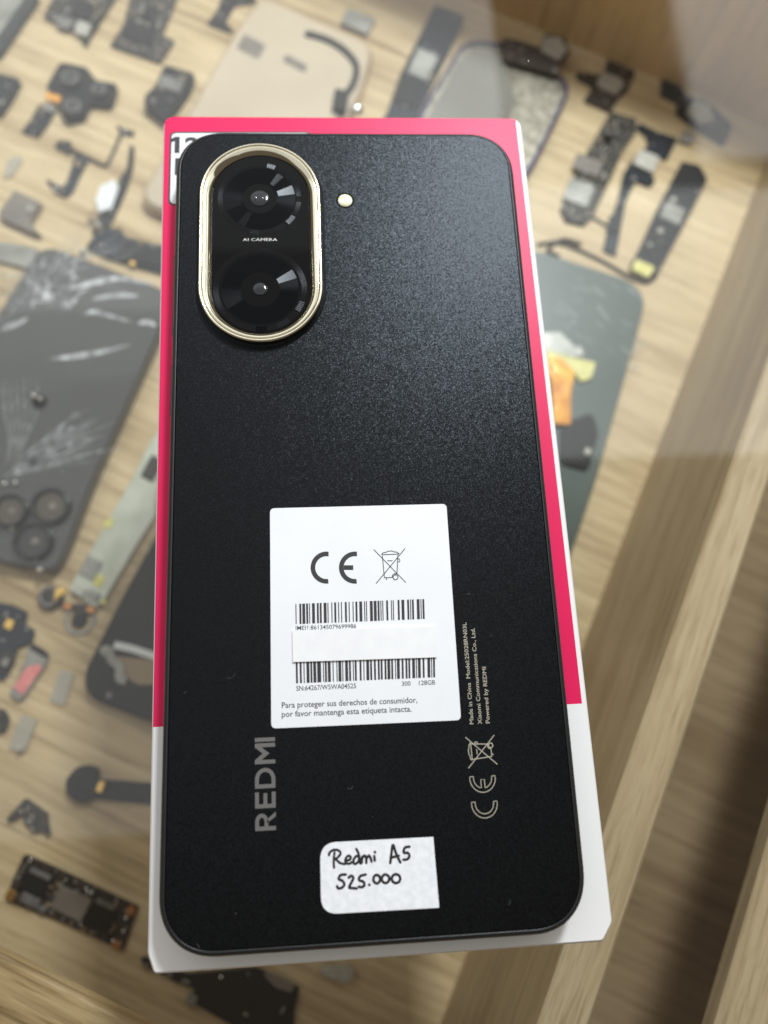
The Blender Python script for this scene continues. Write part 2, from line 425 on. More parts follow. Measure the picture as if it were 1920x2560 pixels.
# box lid: white card printed red-pink on its upper two thirds
def lid_mat():
    mt = mat('printed_lid_card', (0.8, 0.8, 0.8), 0.42, 0, 0.22)
    N, Lk, b = nodes(mt)
    tc = N.new('ShaderNodeTexCoord'); sp = N.new('ShaderNodeSeparateXYZ'); Lk.new(tc.outputs['Object'], sp.inputs[0])
    X, Y = sp.outputs[0], sp.outputs[1]
    def math_(op, a, bb):
        q = N.new('ShaderNodeMath'); q.operation = op
        for i, s in enumerate((a, bb)):
            if isinstance(s, (int, float)): q.inputs[i].default_value = s
            else: Lk.new(s, q.inputs[i])
        return q.outputs[0]
    # X > xl(y), X < xr(y), Y > yb(x)
    xl = math_('ADD', math_('MULTIPLY', Y, -0.0080), -0.04272)
    xr = math_('ADD', math_('MULTIPLY', Y, -0.0076), 0.04370)
    yb = math_('ADD', math_('MULTIPLY', X, 0.0067), -0.04588)
    f = math_('MULTIPLY', math_('MULTIPLY', math_('GREATER_THAN', X, xl), math_('LESS_THAN', X, xr)), math_('GREATER_THAN', Y, yb))
    n = N.new('ShaderNodeTexNoise'); n.inputs['Scale'].default_value = 80; Lk.new(tc.outputs['Object'], n.inputs['Vector'])
    r = N.new('ShaderNodeValToRGB'); r.color_ramp.elements[0].color = (0.70, 0.010, 0.090, 1); r.color_ramp.elements[1].color = (0.74, 0.013, 0.100, 1)
    Lk.new(n.outputs['Fac'], r.inputs[0])
    mx = N.new('ShaderNodeMix'); mx.data_type = 'RGBA'; Lk.new(f, mx.inputs['Factor'])
    mx.inputs['A'].default_value = (0.81, 0.80, 0.785, 1); Lk.new(r.outputs[0], mx.inputs['B'])
    Lk.new(mx.outputs['Result'], b.inputs['Base Color'])
    return mt
M['lid'] = lid_mat()

# ------------------------------------------------------------------ the display case
ANG = math.radians(-27.0)
case = thing('display_case', (0, 0, FLOOR), 'low oak display case with clear glass top holding loose phone parts', 'display case')
case.rotation_euler = (0, 0, ANG)
def casebox(name, x0, x1, y0, y1, z0, z1, mt, bevel=0.0008):
    b = MB(); b.prism([(x0, y0), (x1, y0), (x1, y1), (x0, y1)], z0 - FLOOR, z1 - FLOOR, mt, bevel)
    return b.build(name, case)
casebox('base_board', -0.60, 0.42, -0.40, 0.2900, FLOOR - 0.015, FLOOR, M['oak_base'], 0)
RT = GLASS_BOT - 0.0002
casebox('dark_base_board', 0.1045, 0.415, -0.384, 0.2894, FLOOR + 0.0002, FLOOR + 0.0040, M['oak_dark'], 0)  # added panel whose darker oak stands in for the compartment's shade
casebox('divider', 0.0921, 0.1042, -0.385, 0.2896, FLOOR + 0.0002, RT, M['oak_rail'])
casebox('side_rail', 0.1335, 0.300, -0.385, 0.2896, RT - 0.006, RT, M['oak_rail'])  # unseen outer width added to keep light out of the compartment
casebox('front_rail', -0.58, 0.0919, -0.185, -0.1285, RT - 0.005, RT, M['oak_front'])
casebox('back_wall', -0.60, 0.42, 0.2902, 0.3050, FLOOR - 0.015, RT, M['oak_back'], 0.0008)
casebox('glass_top', -0.58, 0.290, -0.36, 0.3050, GLASS_BOT, GLASS_TOP, M['glass'], 0.0006)

def specks():
    R = random.Random(31); g = case.children[-1]; b = MB()
    for k in range(46):
        x, y = R.uniform(-0.20, 0.16), R.uniform(-0.14, 0.20); z = GLASS_TOP - FLOOR
        b.disc(x, y, R.uniform(0.00008, 0.00024), z, z + 0.00006, M['lint'], 8)
    o = b.build('dust', g); o['kind'] = 'stuff'
specks()
# ------------------------------------------------------------------ loose parts on the base board
def pts(poly, h): return [tuple(at(u, v, FLOOR + h).xy) for u, v in poly]
def cen(P): return (sum(p[0] for p in P)/len(P), sum(p[1] for p in P)/len(P))
def inside(p, P):
    c = False; n = len(P); j = n-1
    for i in range(n):
        if (P[i][1] > p[1]) != (P[j][1] > p[1]) and p[0] < (P[j][0]-P[i][0])*(p[1]-P[i][1])/(P[j][1]-P[i][1]) + P[i][0]: c = not c
        j = i
    return c

def slab(b, poly, h0, h1, mt, r=0.0008, bevel=0.0003):
    P = fillet(pts(poly, h1), r); b.prism(P, FLOOR+h0, FLOOR+h1, mt, bevel); return P
def quad(u, v, wd, ht, ang):
    a = math.radians(ang); c, s = math.cos(a), math.sin(a)
    return [(u + c*x*wd/2 - s*y*ht/2, v + s*x*wd/2 + c*y*ht/2) for x, y in ((-1,-1),(1,-1),(1,1),(-1,1))]
def scatter(b, poly, h, n, seed, sz=(0.0004, 0.0012), mats=('tin', 'tan', 'black', 'silver'), ang=-27):
    R = random.Random(seed); P = inset(ccw(pts(poly, h)), 0.0008)
    xs = [p[0] for p in P]; ys = [p[1] for p in P]; k = 0
    for _ in range(n*12):
        if k >= n: break
        p = (R.uniform(min(xs), max(xs)), R.uniform(min(ys), max(ys)))
        if not inside(p, P): continue
        k += 1
        if k % 7 == 0: b.dome(p[0], p[1], R.uniform(0.0004, 0.0007), FLOOR+h-0.0001, FLOOR+h+0.0005, M['bright'], 12, 4); continue
        b.box(p[0], p[1], R.uniform(*sz)*1.6, R.uniform(*sz), FLOOR+h-0.0001, FLOOR+h+R.uniform(0.0003, 0.0008), math.radians(ang + R.choice((0, 90))), M[R.choice(mats)], 0.00008)

def part(root, name, fn, label=None):
    b = MB(); fn(b); L = root.location
    b.v = [(x-L.x, y-L.y, z-L.z) for x, y, z in b.v]
    o = b.build(name, root)
    if label: o['label'] = label
    return o
def loose(name, label, cat, poly, h0, h1, mt, group=None, r=0.0008, extra=None, parts=()):
    """a loose part: one mesh, or an empty with the board and its raised pieces as children"""
    P = pts(poly, h1); c = cen(P); loc = (c[0], c[1], FLOOR+h0)
    def body(b):
        slab(b, poly, h0, h1, M[mt], r)
        if not extra and mt in ('flex', 'flex_blue', 'board_brown', 'black'):
            scatter(b, poly, h1, 9, len(label)*7 + len(poly), (0.0004, 0.0016), ('tin', 'tan', 'shield', 'black', 'dullgrey'))
        if extra: extra(b)
    if not parts:
        b = MB(); body(b); return tag(b.build(name, None, loc), label, cat, group)
    root = thing(name, loc, label, cat, group)
    part(root, parts[0], body)
    for nm, q, a0, a1, mm in parts[1:]:
        part(root, nm, lambda b: slab(b, q, a0, a1, M[mm], 0.0004, 0.0002))
    return root
GB = 'loose circuit boards under the glass'; GF = 'loose flex cables under the glass'
GH = 'phone housings and screens under the glass'; GS = 'small salvaged parts under the glass'

# --- top edge of the picture
loose('tablet_screen', 'dark grey screen panel with black edge cut by top left corner', 'phone screen', [(-60, -60), (98, -12), (-4, 140), (-90, 120)], 0, 0.003, 'black_gloss', GH, 0.002,
      None, ('frame', ('screen', [(-60, -45), (64, -12), (-8, 92), (-80, 80)], 0.003, 0.0032, 'dullgrey')))
q = [(145, -30), (300, -20), (238, 62), (215, 116), (204, 103), (200, 86), (108, 42), (120, 15)]
loose('circuit_board', 'dark circuit board with silver shields, left of the two at the top edge', 'circuit board', q, 0.0003, 0.0016, 'board', GB, 0.0008,
      lambda b: scatter(b, q, 0.0016, 60, 1), ('board', ('shield', quad(160, 55, 34, 28, 18), 0.0016, 0.0028, 'shield'), ('shield', quad(206, 70, 34, 32, 18), 0.0016, 0.003, 'silver'), ('chip', quad(205, 20, 50, 44, 20), 0.0016, 0.0026, 'black')))
q2 = [(330, -30), (450, -25), (405, 86), (436, 100), (401, 156), (274, 112), (309, 58)]
loose('circuit_board', 'dark circuit board with a square black chip, right of the two at the top edge', 'circuit board', q2, 0.0003, 0.0016, 'board', GB, 0.0008,
      lambda b: scatter(b, q2, 0.0016, 70, 2), ('board', ('chip', quad(345, 78, 72, 44, 20), 0.0016, 0.003, 'black'), ('coil', quad(372, 32, 30, 26, 20), 0.0016, 0.0026, 'black')))
loose('flex_connector', 'small dark angled flex bracket above the champagne phone back', 'flex connector', [(560, -20), (640, -15), (640, 5), (588, 12), (562, 52), (585, 70), (575, 80), (517, 58), (540, 28)], 0, 0.0012, 'flex', GS)

# --- champagne phone back with its curved flex
P0 = [(343, 500), (602, 58), (655, -12), (935, 112), (900, 230), (700, 640)]
root = thing('champagne_housing', (*cen(pts(P0, 0.006)), FLOOR), 'champagne phone back half under the top of the red box', 'phone back', GH)
def cham(b):
    P = ccw(fillet(pts(P0, 0.006), 0.009, 8))
    b.prism(P, FLOOR, FLOOR+0.006, M['champagne'], 0.0012)
part(root, 'back_shell', cham)
def rim(b):
    P = inset(ccw(fillet(pts(P0, 0.006), 0.009, 8)), -0.0004)
    b.ribbon(P, 0.0008, FLOOR+0.0002, FLOOR+0.0040, M['champagne_rim'], closed=True)
part(root, 'rim', rim)
for cx, cy, mm in ((628, 116, 'brown_grey'), (738, 158, 'brown_grey')):
    part(root, 'slot', lambda b: slab(b, quad(cx, cy, 62, 40 if cx < 700 else 20, 28), 0.006, 0.0062, M[mm], 0.0012, 0.00005))
def cflex(b):
    C = catmull([(*at(u, v, FLOOR+0.0072).xy, 0) for u, v in ((763, 80), (815, 95), (860, 122), (890, 160), (884, 205), (862, 240), (850, 290))], 8)
    b.ribbon([(p.x, p.y) for p in C], 0.0030, FLOOR+0.0062, FLOOR+0.0070, M['flex'])
    slab(b, [(838, 218), (872, 228), (866, 275), (830, 268)], 0.0062, 0.009, M['black'])
def ball(b):
    p = at(893, 262, FLOOR+0.010); b.dome(p.x, p.y, 0.0030, FLOOR+0.0062, FLOOR+0.0095, M['bright'])
C0 = thing('flex_cable', (*at(880, 160, FLOOR+0.0062).xy, FLOOR+0.0062), 'curved dark flex cable with silver button, on the champagne phone back', 'flex cable', GF)
part(C0, 'cable', cflex); part(C0, 'button', ball)
loose('connector', 'small grey square connector right of the champagne phone back', 'connector', [(868, 18), (940, 45), (918, 84), (850, 56)], 0, 0.0025, 'dullgrey', GS, 0.001)
q3 = [(1088, 10), (1160, 38), (1130, 110), (1048, 278), (1040, 330), (930, 330), (968, 280), (1000, 186)]
loose('battery_board', 'long narrow dark grey battery strip between two phone backs', 'battery', q3, 0, 0.003, 'flex_blue', GS, 0.0015, None,
      ('body', ('chip', [(1010, 186), (1062, 208), (1036, 270), (978, 248)], 0.003, 0.0036, 'black'), ('label_patch', [(1046, 118), (1098, 140), (1068, 200), (1018, 180)], 0.003, 0.0032, 'dullgrey')))

# --- grey glass phone with metal midframe and blue rim
P1 = [(1165, 104), (1290, 118), (1425, 215), (1338, 392), (1180, 640), (980, 560), (1056, 283)]
root = thing('phone_midframe', (*cen(pts(P1, 0.005)), FLOOR), 'open phone midframe with blue rim behind the top right box corner', 'phone frame', GH)
def mid(b):
    P = ccw(fillet(pts(P1, 0.004), 0.008, 8)); b.prism(P, FLOOR, FLOOR+0.004, M['midframe'], 0.0003)
part(root, 'plate', mid)
def brim(b):
    P = inset(ccw(fillet(pts(P1, 0.005), 0.008, 8)), -0.0006); b.ribbon(P, 0.0013, FLOOR+0.0001, FLOOR+0.0052, M['blue_rim'], closed=True)
part(root, 'rim', brim)
part(root, 'glass_panel', lambda b: slab(b, [(1166, 128), (1262, 138), (1290, 250), (1190, 560), (1010, 520), (1070, 290)], 0.004, 0.0048, M['greyglass'], 0.006))
tf = [(1258, 92), (1300, 100), (1350, 118), (1362, 82), (1412, 92), (1426, 128), (1402, 158), (1395, 190), (1360, 178), (1258, 150)]
loose('flex_connector', 'dark flex with silver square plate on the blue rimmed midframe', 'flex connector', tf, 0.0054, 0.0070, 'board_brown', GF, 0.0008, None,
      ('flex', ('plate', [(1362, 90), (1402, 92), (1420, 124), (1398, 148), (1352, 124)], 0.0070, 0.0082, 'silver')))

# --- right: connectors and boards
fb = [(1445, 178), (1462, 178), (1492, 186), (1512, 176), (1520, 146), (1590, 176), (1572, 222), (1548, 242), (1528, 280), (1460, 250), (1482, 216), (1440, 192)]
loose('flex_connector', 'dark brown flex with grey square, below the blurred brown reflection', 'flex connector', fb, 0, 0.0014, 'board_brown', GF, 0.0008, None,
      ('flex', ('plate', [(1508, 178), (1555, 196), (1560, 214), (1540, 236), (1496, 214), (1494, 200)], 0.0014, 0.0026, 'silver')))
lb = [(1528, 278), (1592, 296), (1590, 330), (1560, 372), (1520, 460), (1482, 540), (1462, 560), (1415, 550), (1402, 520), (1440, 430), (1490, 340)]
loose('circuit_board', 'long mottled board slanting beside the red box, nearest the top right corner', 'circuit board', lb, 0, 0.0020, 'board', GB, 0.001,
      lambda b: scatter(b, lb, 0.0020, 120, 3), ('board', ('chip', quad(1470, 412, 70, 40, 20), 0.002, 0.0027, 'brown_grey'), ('chip', quad(1448, 480, 66, 56, 20), 0.002, 0.0027, 'dullgrey'), ('lens', quad(1520, 345, 22, 20, 0), 0.002, 0.003, 'black_gloss')))
tb = [(1648, 328), (1695, 345), (1668, 400), (1648, 392), (1632, 440), (1640, 452), (1625, 468), (1590, 452), (1566, 500), (1540, 640), (1508, 625), (1520, 570), (1545, 500), (1560, 430), (1580, 400), (1620, 362), (1615, 340), (1590, 320), (1600, 305), (1628, 320)]
loose('flex_cable', 'branched dark flex cable with grey plate, between two long boards', 'flex cable', tb, 0.0, 0.0012, 'flex_blue', GF, 0.0008, None,
      ('cable', ('plate', [(1602, 372), (1650, 392), (1632, 432), (1582, 408)], 0.0012, 0.0024, 'silver'), ('connector', quad(1536, 560, 30, 40, 12), 0.0012, 0.002, 'flex')))
rb = [(1655, 196), (1702, 214), (1716, 236), (1760, 250), (1792, 270), (1832, 312), (1810, 364), (1762, 334), (1738, 320), (1690, 282), (1694, 256), (1652, 236)]
loose('flex_connector', 'black and grey angled flex with square plate, rightmost under the glass', 'flex connector', rb, 0, 0.0014, 'flex', GF, 0.0008, None,
      ('flex', ('plate', [(1738, 248), (1776, 264), (1786, 300), (1752, 306), (1718, 280)], 0.0014, 0.0028, 'silver')))
loose('connector', 'tiny grey connector below the rightmost angled flex', 'connector', [(1712, 322), (1742, 335), (1730, 360), (1696, 350)], 0, 0.0018, 'dullgrey', GS)
db = [(1706, 402), (1750, 412), (1770, 448), (1690, 600), (1640, 692), (1576, 664), (1600, 620), (1640, 530)]
loose('camera_strip', 'long dark module strip with yellow end, beside the case divider', 'module', db, 0, 0.0030, 'flex', GS, 0.0012, None,
      ('body', ('band', [(1668, 502), (1716, 524), (1698, 562), (1648, 540)], 0.003, 0.0034, 'dullgrey'), ('tape', [(1592, 646), (1638, 668), (1622, 694), (1578, 672)], 0.003, 0.0034, 'yellow'),
       ('screw', quad(1684, 497, 12, 12, 0), 0.003, 0.0042, 'silver'), ('screw', quad(1652, 576, 12, 12, 0), 0.003, 0.0042, 'silver')))
def wire(name, label, path, rad, mt, group, h=0.0006, k=8):
    C = catmull([at(u, v, FLOOR+h) for u, v in path], k)
    loc = (*at(*path[len(path)//2], FLOOR).xy, FLOOR)
    b = MB(); b.tube([(p.x, p.y, FLOOR+h+rad*0.2) for p in C], rad, M[mt])
    return tag(b.build(name, None, loc), label, 'flex cable', group)
wire('antenna_cable', 'thin dark cable curving above the grey green screen back', [(1345, 612), (1390, 606), (1440, 622), (1510, 655), (1570, 690), (1615, 706), (1640, 690)], 0.0008, 'board', GF)
wire('antenna_cable', 'thin black cable from the branched flex to the long board', [(1475, 540), (1510, 560), (1530, 575)], 0.0006, 'flex', GF)
wire('antenna_cable', 'short dark cable linking grey green screen back and module strip', [(1395, 640), (1370, 625), (1405, 600), (1450, 610)], 0.0009, 'board', GF)

# --- grey-green screen back with orange flex
P2 = [(1335, 622), (1580, 702), (1614, 745), (1600, 810), (1490, 1200), (1434, 1370), (1380, 1500), (1180, 1420), (1180, 700)]
root = thing('screen_back', (*cen(pts(P2, 0.003)), FLOOR), 'grey green screen back with orange flex, right of the red box', 'phone screen', GH)
def lcd(b):
    P = ccw(fillet(pts(P2, 0.003), 0.006, 8)); b.prism(P, FLOOR, FLOOR+0.003, M['lcd_back'], 0.0005)
    R = random.Random(4)
    for _ in range(46):
        u, v = R.uniform(1375, 1590), R.uniform(690, 960)
        if abs((u-1375)*0.55 + 700 - v) > 110: continue
        a = at(u, v, FLOOR+0.003); l = R.uniform(0.002, 0.009); an = math.radians(R.gauss(-32, 9))
        b.ribbon([(a.x + l*t*math.cos(an), a.y + l*t*math.sin(an) + 0.0004*math.sin(6*t)) for t in (0, .25, .5, .75, 1)], R.uniform(0.0003, 0.0012), FLOOR+0.00302, FLOOR+0.00306, M['scuff'], True)
part(root, 'back_plate', lcd)
part(root, 'tape', lambda b: slab(b, [(1330, 862), (1420, 890), (1490, 905), (1480, 945), (1452, 955), (1430, 925), (1330, 895)], 0.003, 0.0042, M['yellow'], 0.0008))
part(root, 'orange_flex', lambda b: slab(b, [(1350, 884), (1405, 896), (1438, 930), (1428, 985), (1428, 1062), (1384, 1060), (1376, 940), (1340, 920)], 0.0044, 0.0052, M['kapton'], 0.0012))
part(root, 'pale_tape', lambda b: slab(b, [(1340, 832), (1400, 828), (1440, 868), (1452, 860), (1462, 890), (1430, 894), (1340, 868)], 0.003, 0.0036, M['dullgrey'], 0.0006))
part(root, 'chip', lambda b: slab(b, [(1400, 1062), (1480, 1030), (1498, 1080), (1470, 1180), (1400, 1160)], 0.003, 0.0038, M['black'], 0.003))
part(root, 'screw', lambda b: slab(b, quad(1470, 1128, 16, 16, 20), 0.0040, 0.005, M['silver'], 0.0006))

# --- top left: camera cluster, brackets, cables
cc = [(150, 154), (216, 166), (239, 200), (293, 208), (278, 262), (224, 255), (208, 293), (160, 300), (145, 255), (114, 216)]
root = thing('camera_cluster', (*cen(pts(cc, 0.004)), FLOOR), 'black triple camera module with orange flex, top left', 'camera module', GS)
part(root, 'bracket', lambda b: slab(b, cc, 0, 0.0035, M['black'], 0.002))
for u, v, rr in ((174, 193, 0.0046), (246, 222, 0.0036), (180, 264, 0.0044)):
    def lens(b):
        p = at(u, v, FLOOR+0.006); b.disc(p.x, p.y, rr, FLOOR+0.0034, FLOOR+0.0058, M['flex'], 32, 0.0005)
        b.ring(p.x, p.y, rr*0.62, rr*0.84, FLOOR+0.0055, FLOOR+0.0063, M['shield']); b.disc(p.x, p.y, rr*0.55, FLOOR+0.0055, FLOOR+0.0060, M['lens'], 24, 0.0006)
    part(root, 'lens', lens)
part(root, 'orange_flex', lambda b: slab(b, [(116, 228), (154, 240), (146, 258), (110, 244)], 0.0036, 0.0042, M['kapton'], 0.0004))
loose('flex_strip', 'short dark flex strip with blue tip below the triple camera', 'flex cable', [(98, 258), (140, 272), (118, 312), (96, 342), (52, 328), (74, 300)], 0, 0.0012, 'flex', GF, 0.0008, None,
      ('strip', ('tip', [(104, 258), (140, 268), (132, 282), (112, 272)], 0.0012, 0.0022, 'dullgrey')))
loose('speaker_box', 'dark block cut by the left edge, beside the triple camera', 'speaker', [(-40, 170), (48, 195), (30, 230), (-2, 280), (-60, 260)], 0, 0.004, 'flex', GS, 0.001)
loose('camera_module', 'black camera block with grey window, left of the champagne phone back', 'camera module', [(412, 160), (485, 182), (472, 218), (446, 256), (412, 302), (378, 275), (360, 262), (362, 238), (388, 212)], 0, 0.005, 'black', GS, 0.001, None,
      ('block', ('window', [(405, 186), (462, 200), (448, 232), (392, 214)], 0.005, 0.0056, 'shield')))
wire('antenna_cable', 'thin black cable bent twice with T shaped head, top left', [(180, 375), (222, 395), (262, 414), (275, 398), (290, 365), (304, 332)], 0.0007, 'flex', GF)
loose('cable_end', 'T shaped black cable end left of the box corner', 'connector', [(290, 312), (336, 328), (332, 338), (308, 334), (298, 326)], 0, 0.0012, 'flex', GS, 0.0004)
loose('cable_end', 'ragged dark connector where the bent cable starts', 'connector', [(135, 360), (150, 348), (176, 352), (182, 372), (168, 384), (160, 374), (142, 368)], 0, 0.0018, 'board', GS, 0.0006)
loose('flex_cable', 'bent glossy blue black flex strip, middle left', 'flex cable', [(186, 382), (222, 396), (196, 445), (180, 482), (162, 494), (135, 478), (112, 446), (135, 455), (156, 468), (168, 448), (178, 418)], 0, 0.0011, 'flex_blue', GF, 0.0012)
loose('flex_cable', 'long thin dark flex strip with white pad, left of the box', 'flex cable', [(324, 360), (336, 368), (332, 420), (318, 470), (296, 520), (276, 562), (258, 590), (228, 585), (244, 548), (278, 500), (298, 446), (316, 420)], 0, 0.0010, 'flex', GF, 0.0008, None,
      ('strip', ('pad', [(250, 465), (284, 448), (296, 466), (278, 520), (246, 530), (238, 500)], 0.0011, 0.0022, 'white_plastic'), ('contact', quad(232, 540, 22, 26, 20), 0.0011, 0.0022, 'tan'), ('contact', quad(244, 560, 12, 12, 20), 0.0011, 0.0028, 'silver')))
loose('clear_scrap', 'faint clear plastic scrap near the left edge', 'plastic scrap', [(18, 398), (46, 385), (56, 400), (30, 440), (6, 446)], 0, 0.001, 'translucent', GS, 0.001)
loose('chip_block', 'flat brown grey square module near the left edge', 'module', [(36, 474), (104, 506), (74, 556), (102, 588), (76, 580), (2, 546), (-4, 530)], 0, 0.003, 'brown_grey', GS, 0.0008, None,
      ('block', ('screw', quad(74, 521, 14, 14, 10), 0.003, 0.004, 'silver')))
loose('metal_plate', 'dull grey plate cut by the left edge above the cracked phone', 'plate', [(-30, 604), (30, 606), (96, 622), (72, 672), (30, 660), (-40, 645)], 0, 0.002, 'dullgrey', GS, 0.001)
dm = [(236, 588), (258, 572), (300, 568), (312, 590), (440, 622), (440, 692), (400, 680), (268, 642), (214, 616)]
loose('charging_board', 'dark blue black board with gold dots, partly under the red box', 'circuit board', dm, 0, 0.0022, 'flex_blue', GB, 0.001, None,
      ('board', ('contact', quad(350, 614, 14, 14, 20), 0.0022, 0.0028, 'gold_contact'), ('contact', quad(332, 654, 16, 18, 20), 0.0022, 0.0028, 'gold_contact'), ('contact', quad(204, 625, 14, 14, 0), 0.0, 0.003, 'silver'), ('block', [(318, 600), (420, 628), (420, 672), (290, 640)], 0.0022, 0.0034, 'black')))

# --- cracked black phone back
P3 = [(104, 606), (440, 735), (392, 845), (230, 1202), (164, 1374), (135, 1430), (-30, 1400), (-160, 1340), (-140, 1000)]
root = thing('cracked_phone', (*cen(pts(P3, 0.007)), FLOOR), 'cracked black phone back with three camera lenses, left of the box', 'phone back', GH)
def crk(b):
    P = ccw(fillet(pts(P3, 0.007), 0.009, 8)); b.prism(P, FLOOR, FLOOR+0.007, M['cracked'], 0.0008)
    zt = FLOOR + 0.007
    def rb(path, wd, taper=True):
        C = catmull([(*at(u, v, zt).xy, 0) for u, v in path], 8); b.ribbon([(p.x, p.y) for p in C], wd, zt+0.00002, zt+0.00008, M['crack'], taper)
    for path, wd in (([(165, 725), (215, 712), (290, 697), (395, 712)], 0.0026), ([(230, 748), (290, 738), (350, 740)], 0.0022), ([(205, 788), (230, 780), (260, 786), (330, 805)], 0.0020),
                     ([(125, 898), (180, 892), (250, 880), (325, 862)], 0.0024), ([(345, 808), (370, 806), (390, 815)], 0.0022), ([(0, 825), (35, 812), (70, 795)], 0.0028), ([(100, 742), (118, 738), (135, 750)], 0.0032), ([(158, 745), (168, 762), (172, 775)], 0.0022)):
        rb(path, wd)
    for k in range(6): rb([(8+k*17, 940), (12+k*16, 1030), (24+k*8, 1100), (14+k*9, 1165)], 0.0003)
    R = random.Random(9)
    def fracture(u, v, a, l, wd, n=5):
        P_ = [(u, v)]
        for q in range(n):
            a += R.gauss(0, 0.07); u += l/n*math.cos(a); v += l/n*math.sin(a); P_.append((u, v))
        b.ribbon([tuple(at(x, y, zt).xy) for x, y in P_], wd, zt+0.00002, zt+0.00008, M['crack'], True)
    for k in range(120):
        a = math.radians(R.uniform(-42, -14)); s0 = R.uniform(5, 190)
        fracture(4 + s0*math.cos(a), 1196 + s0*math.sin(a), a + R.gauss(0, 0.03), R.uniform(40, 150), R.uniform(0.00012, 0.00045), 3)
    for k in range(30):
        a = math.radians(R.uniform(-60, 8)); fracture(120, 690, a + R.choice((0, math.pi)), R.uniform(60, 260), R.uniform(0.00012, 0.0003), 5)
    for k in range(26):
        u, v = R.uniform(60, 190), R.uniform(650, 790)
        fracture(u, v, R.choice((-1.45, -0.15)) + R.gauss(0, 0.12), R.uniform(20, 60), R.uniform(0.0003, 0.0012), 3)
part(root, 'back_glass', crk)
for u, v, rr, mm in ((124, 1264, 0.0072, 'lens_brown'), (80, 1352, 0.0072, 'lens'), (22, 1276, 0.0066, 'lens_brown')):
    def lens(b):
        p = at(u, v, FLOOR+0.0095); b.ring(p.x, p.y, rr*0.80, rr, FLOOR+0.0069, FLOOR+0.0098, M['black_gloss']); b.disc(p.x, p.y, rr*0.82, FLOOR+0.0069, FLOOR+0.0086, M[mm], 36, 0.0004)
        b.disc(p.x + rr*0.1, p.y, rr*0.22, FLOOR+0.0085, FLOOR+0.0089, M['brown_grey'], 20, 0.0003)
    part(root, 'lens', lens)
for u, v, rr in ((98, 1004, 0.0030), (104, 1405-20, 0.0022)):
    def dot(b):
        p = at(u, v, FLOOR+0.0072); b.disc(p.x, p.y, rr, FLOOR+0.007, FLOOR+0.0074, M['gap'], 24, 0.0001)
    part(root, 'hole', dot)
R_ = random.Random(12)
for u, v in ((78, 984), (96, 992), (38, 1302), (25, 1318), (122, 1305), (84, 1392), (94, 1420), (34, 1203), (6, 1206)):  # small domes added where lamp glints show on the cracked glass
    def glint_dot(b):
        p = at(u, v, FLOOR+0.010); b.dome(p.x, p.y, 0.0013, FLOOR+0.0069, FLOOR+0.0090, M['bright'])
    part(root, 'metal_stud', glint_dot)

# --- pale board, tail and dark housing
pb = [(420, 1040), (400, 1140), (388, 1290), (338, 1370), (262, 1498), (238, 1520), (176, 1478), (182, 1452), (330, 1196), (372, 1110)]
loose('pale_board', 'pale grey green board strip between cracked phone and dark housing', 'circuit board', pb, 0, 0.0022, 'board_pale', GB, 0.0012, None,
      ('board', ('pad', quad(226, 1420, 44, 52, 28), 0.0022, 0.0028, 'dullgrey'), ('tape', quad(246, 1452, 24, 30, 28), 0.0022, 0.0025, 'yellow'), ('tape', quad(272, 1308, 18, 26, 28), 0.0022, 0.0025, 'yellow'), ('chip', quad(380, 1170, 34, 60, 28), 0.0022, 0.003, 'board'),
       ('connector', quad(232, 1488, 30, 22, 28), 0.0022, 0.0036, 'dullgrey'), ('connector', quad(196, 1476, 30, 22, 28), 0.0022, 0.0036, 'silver'), ('contact', quad(258, 1505, 14, 12, 28), 0.0022, 0.003, 'yellow')))
root = thing('vibration_motor', (*at(122, 1492, FLOOR).xy, FLOOR), 'round dark motor with gold tab below the cracked phone', 'motor', GS)
def vm(b):
    p = at(122, 1492, FLOOR+0.003); b.disc(p.x, p.y, 0.0044, FLOOR, FLOOR+0.003, M['board'], 32, 0.0004); b.ring(p.x, p.y, 0.0026, 0.0038, FLOOR+0.0028, FLOOR+0.0035, M['shield'])
part(root, 'can', vm)
part(root, 'tab', lambda b: slab(b, [(138, 1470), (160, 1464), (166, 1480), (144, 1496), (130, 1512)], 0.0031, 0.0038, M['gold_contact'], 0.0005))
loose('flex_tail', 'dark flex tail with copper ends below the pale board', 'flex cable', [(150, 1500), (176, 1508), (232, 1512), (240, 1530), (222, 1540), (200, 1535), (170, 1522), (148, 1514)], 0, 0.0012, 'board', GF, 0.0006, None,
      ('strip', ('contact', quad(168, 1515, 20, 16, 20), 0.0012, 0.002, 'copper'), ('contact', quad(226, 1524, 20, 16, 20), 0.0012, 0.002, 'copper')))
root = thing('lens_ring', (*at(196, 1548, FLOOR).xy, FLOOR), 'small clear ring with black centre, between pale board and pink tape', 'lens', GS)
def lr(b):
    p = at(196, 1550, FLOOR+0.002); b.disc(p.x, p.y, 0.0027, FLOOR+0.0001, FLOOR+0.0022, M['flex'], 24, 0.0004)
def lr2(b):
    p = at(196, 1548, FLOOR+0.002); b.ring(p.x, p.y, 0.0046, 0.0058, FLOOR, FLOOR+0.0008, M['dullgrey'], 40)
part(root, 'centre', lr); part(root, 'ring', lr2)
P4 = [(440, 1230), (388, 1340), (300, 1500), (212, 1676), (210, 1720), (235, 1752), (380, 1806), (560, 1850), (640, 1500)]
root = thing('phone_housing', (*cen(pts(P4, 0.006)), FLOOR), 'dark phone housing with a broken hole, lower left under the box', 'phone housing', GH)
part(root, 'shell', lambda b: b.prism(ccw(fillet(pts(P4, 0.006), 0.007, 8)), FLOOR, FLOOR+0.006, M['black'], 0.0010))
part(root, 'broken_hole', lambda b: slab(b, [(290, 1640), (400, 1652), (400, 1712), (345, 1712), (308, 1690)], 0.006, 0.0063, M['tan'], 0.001, 0.0001))
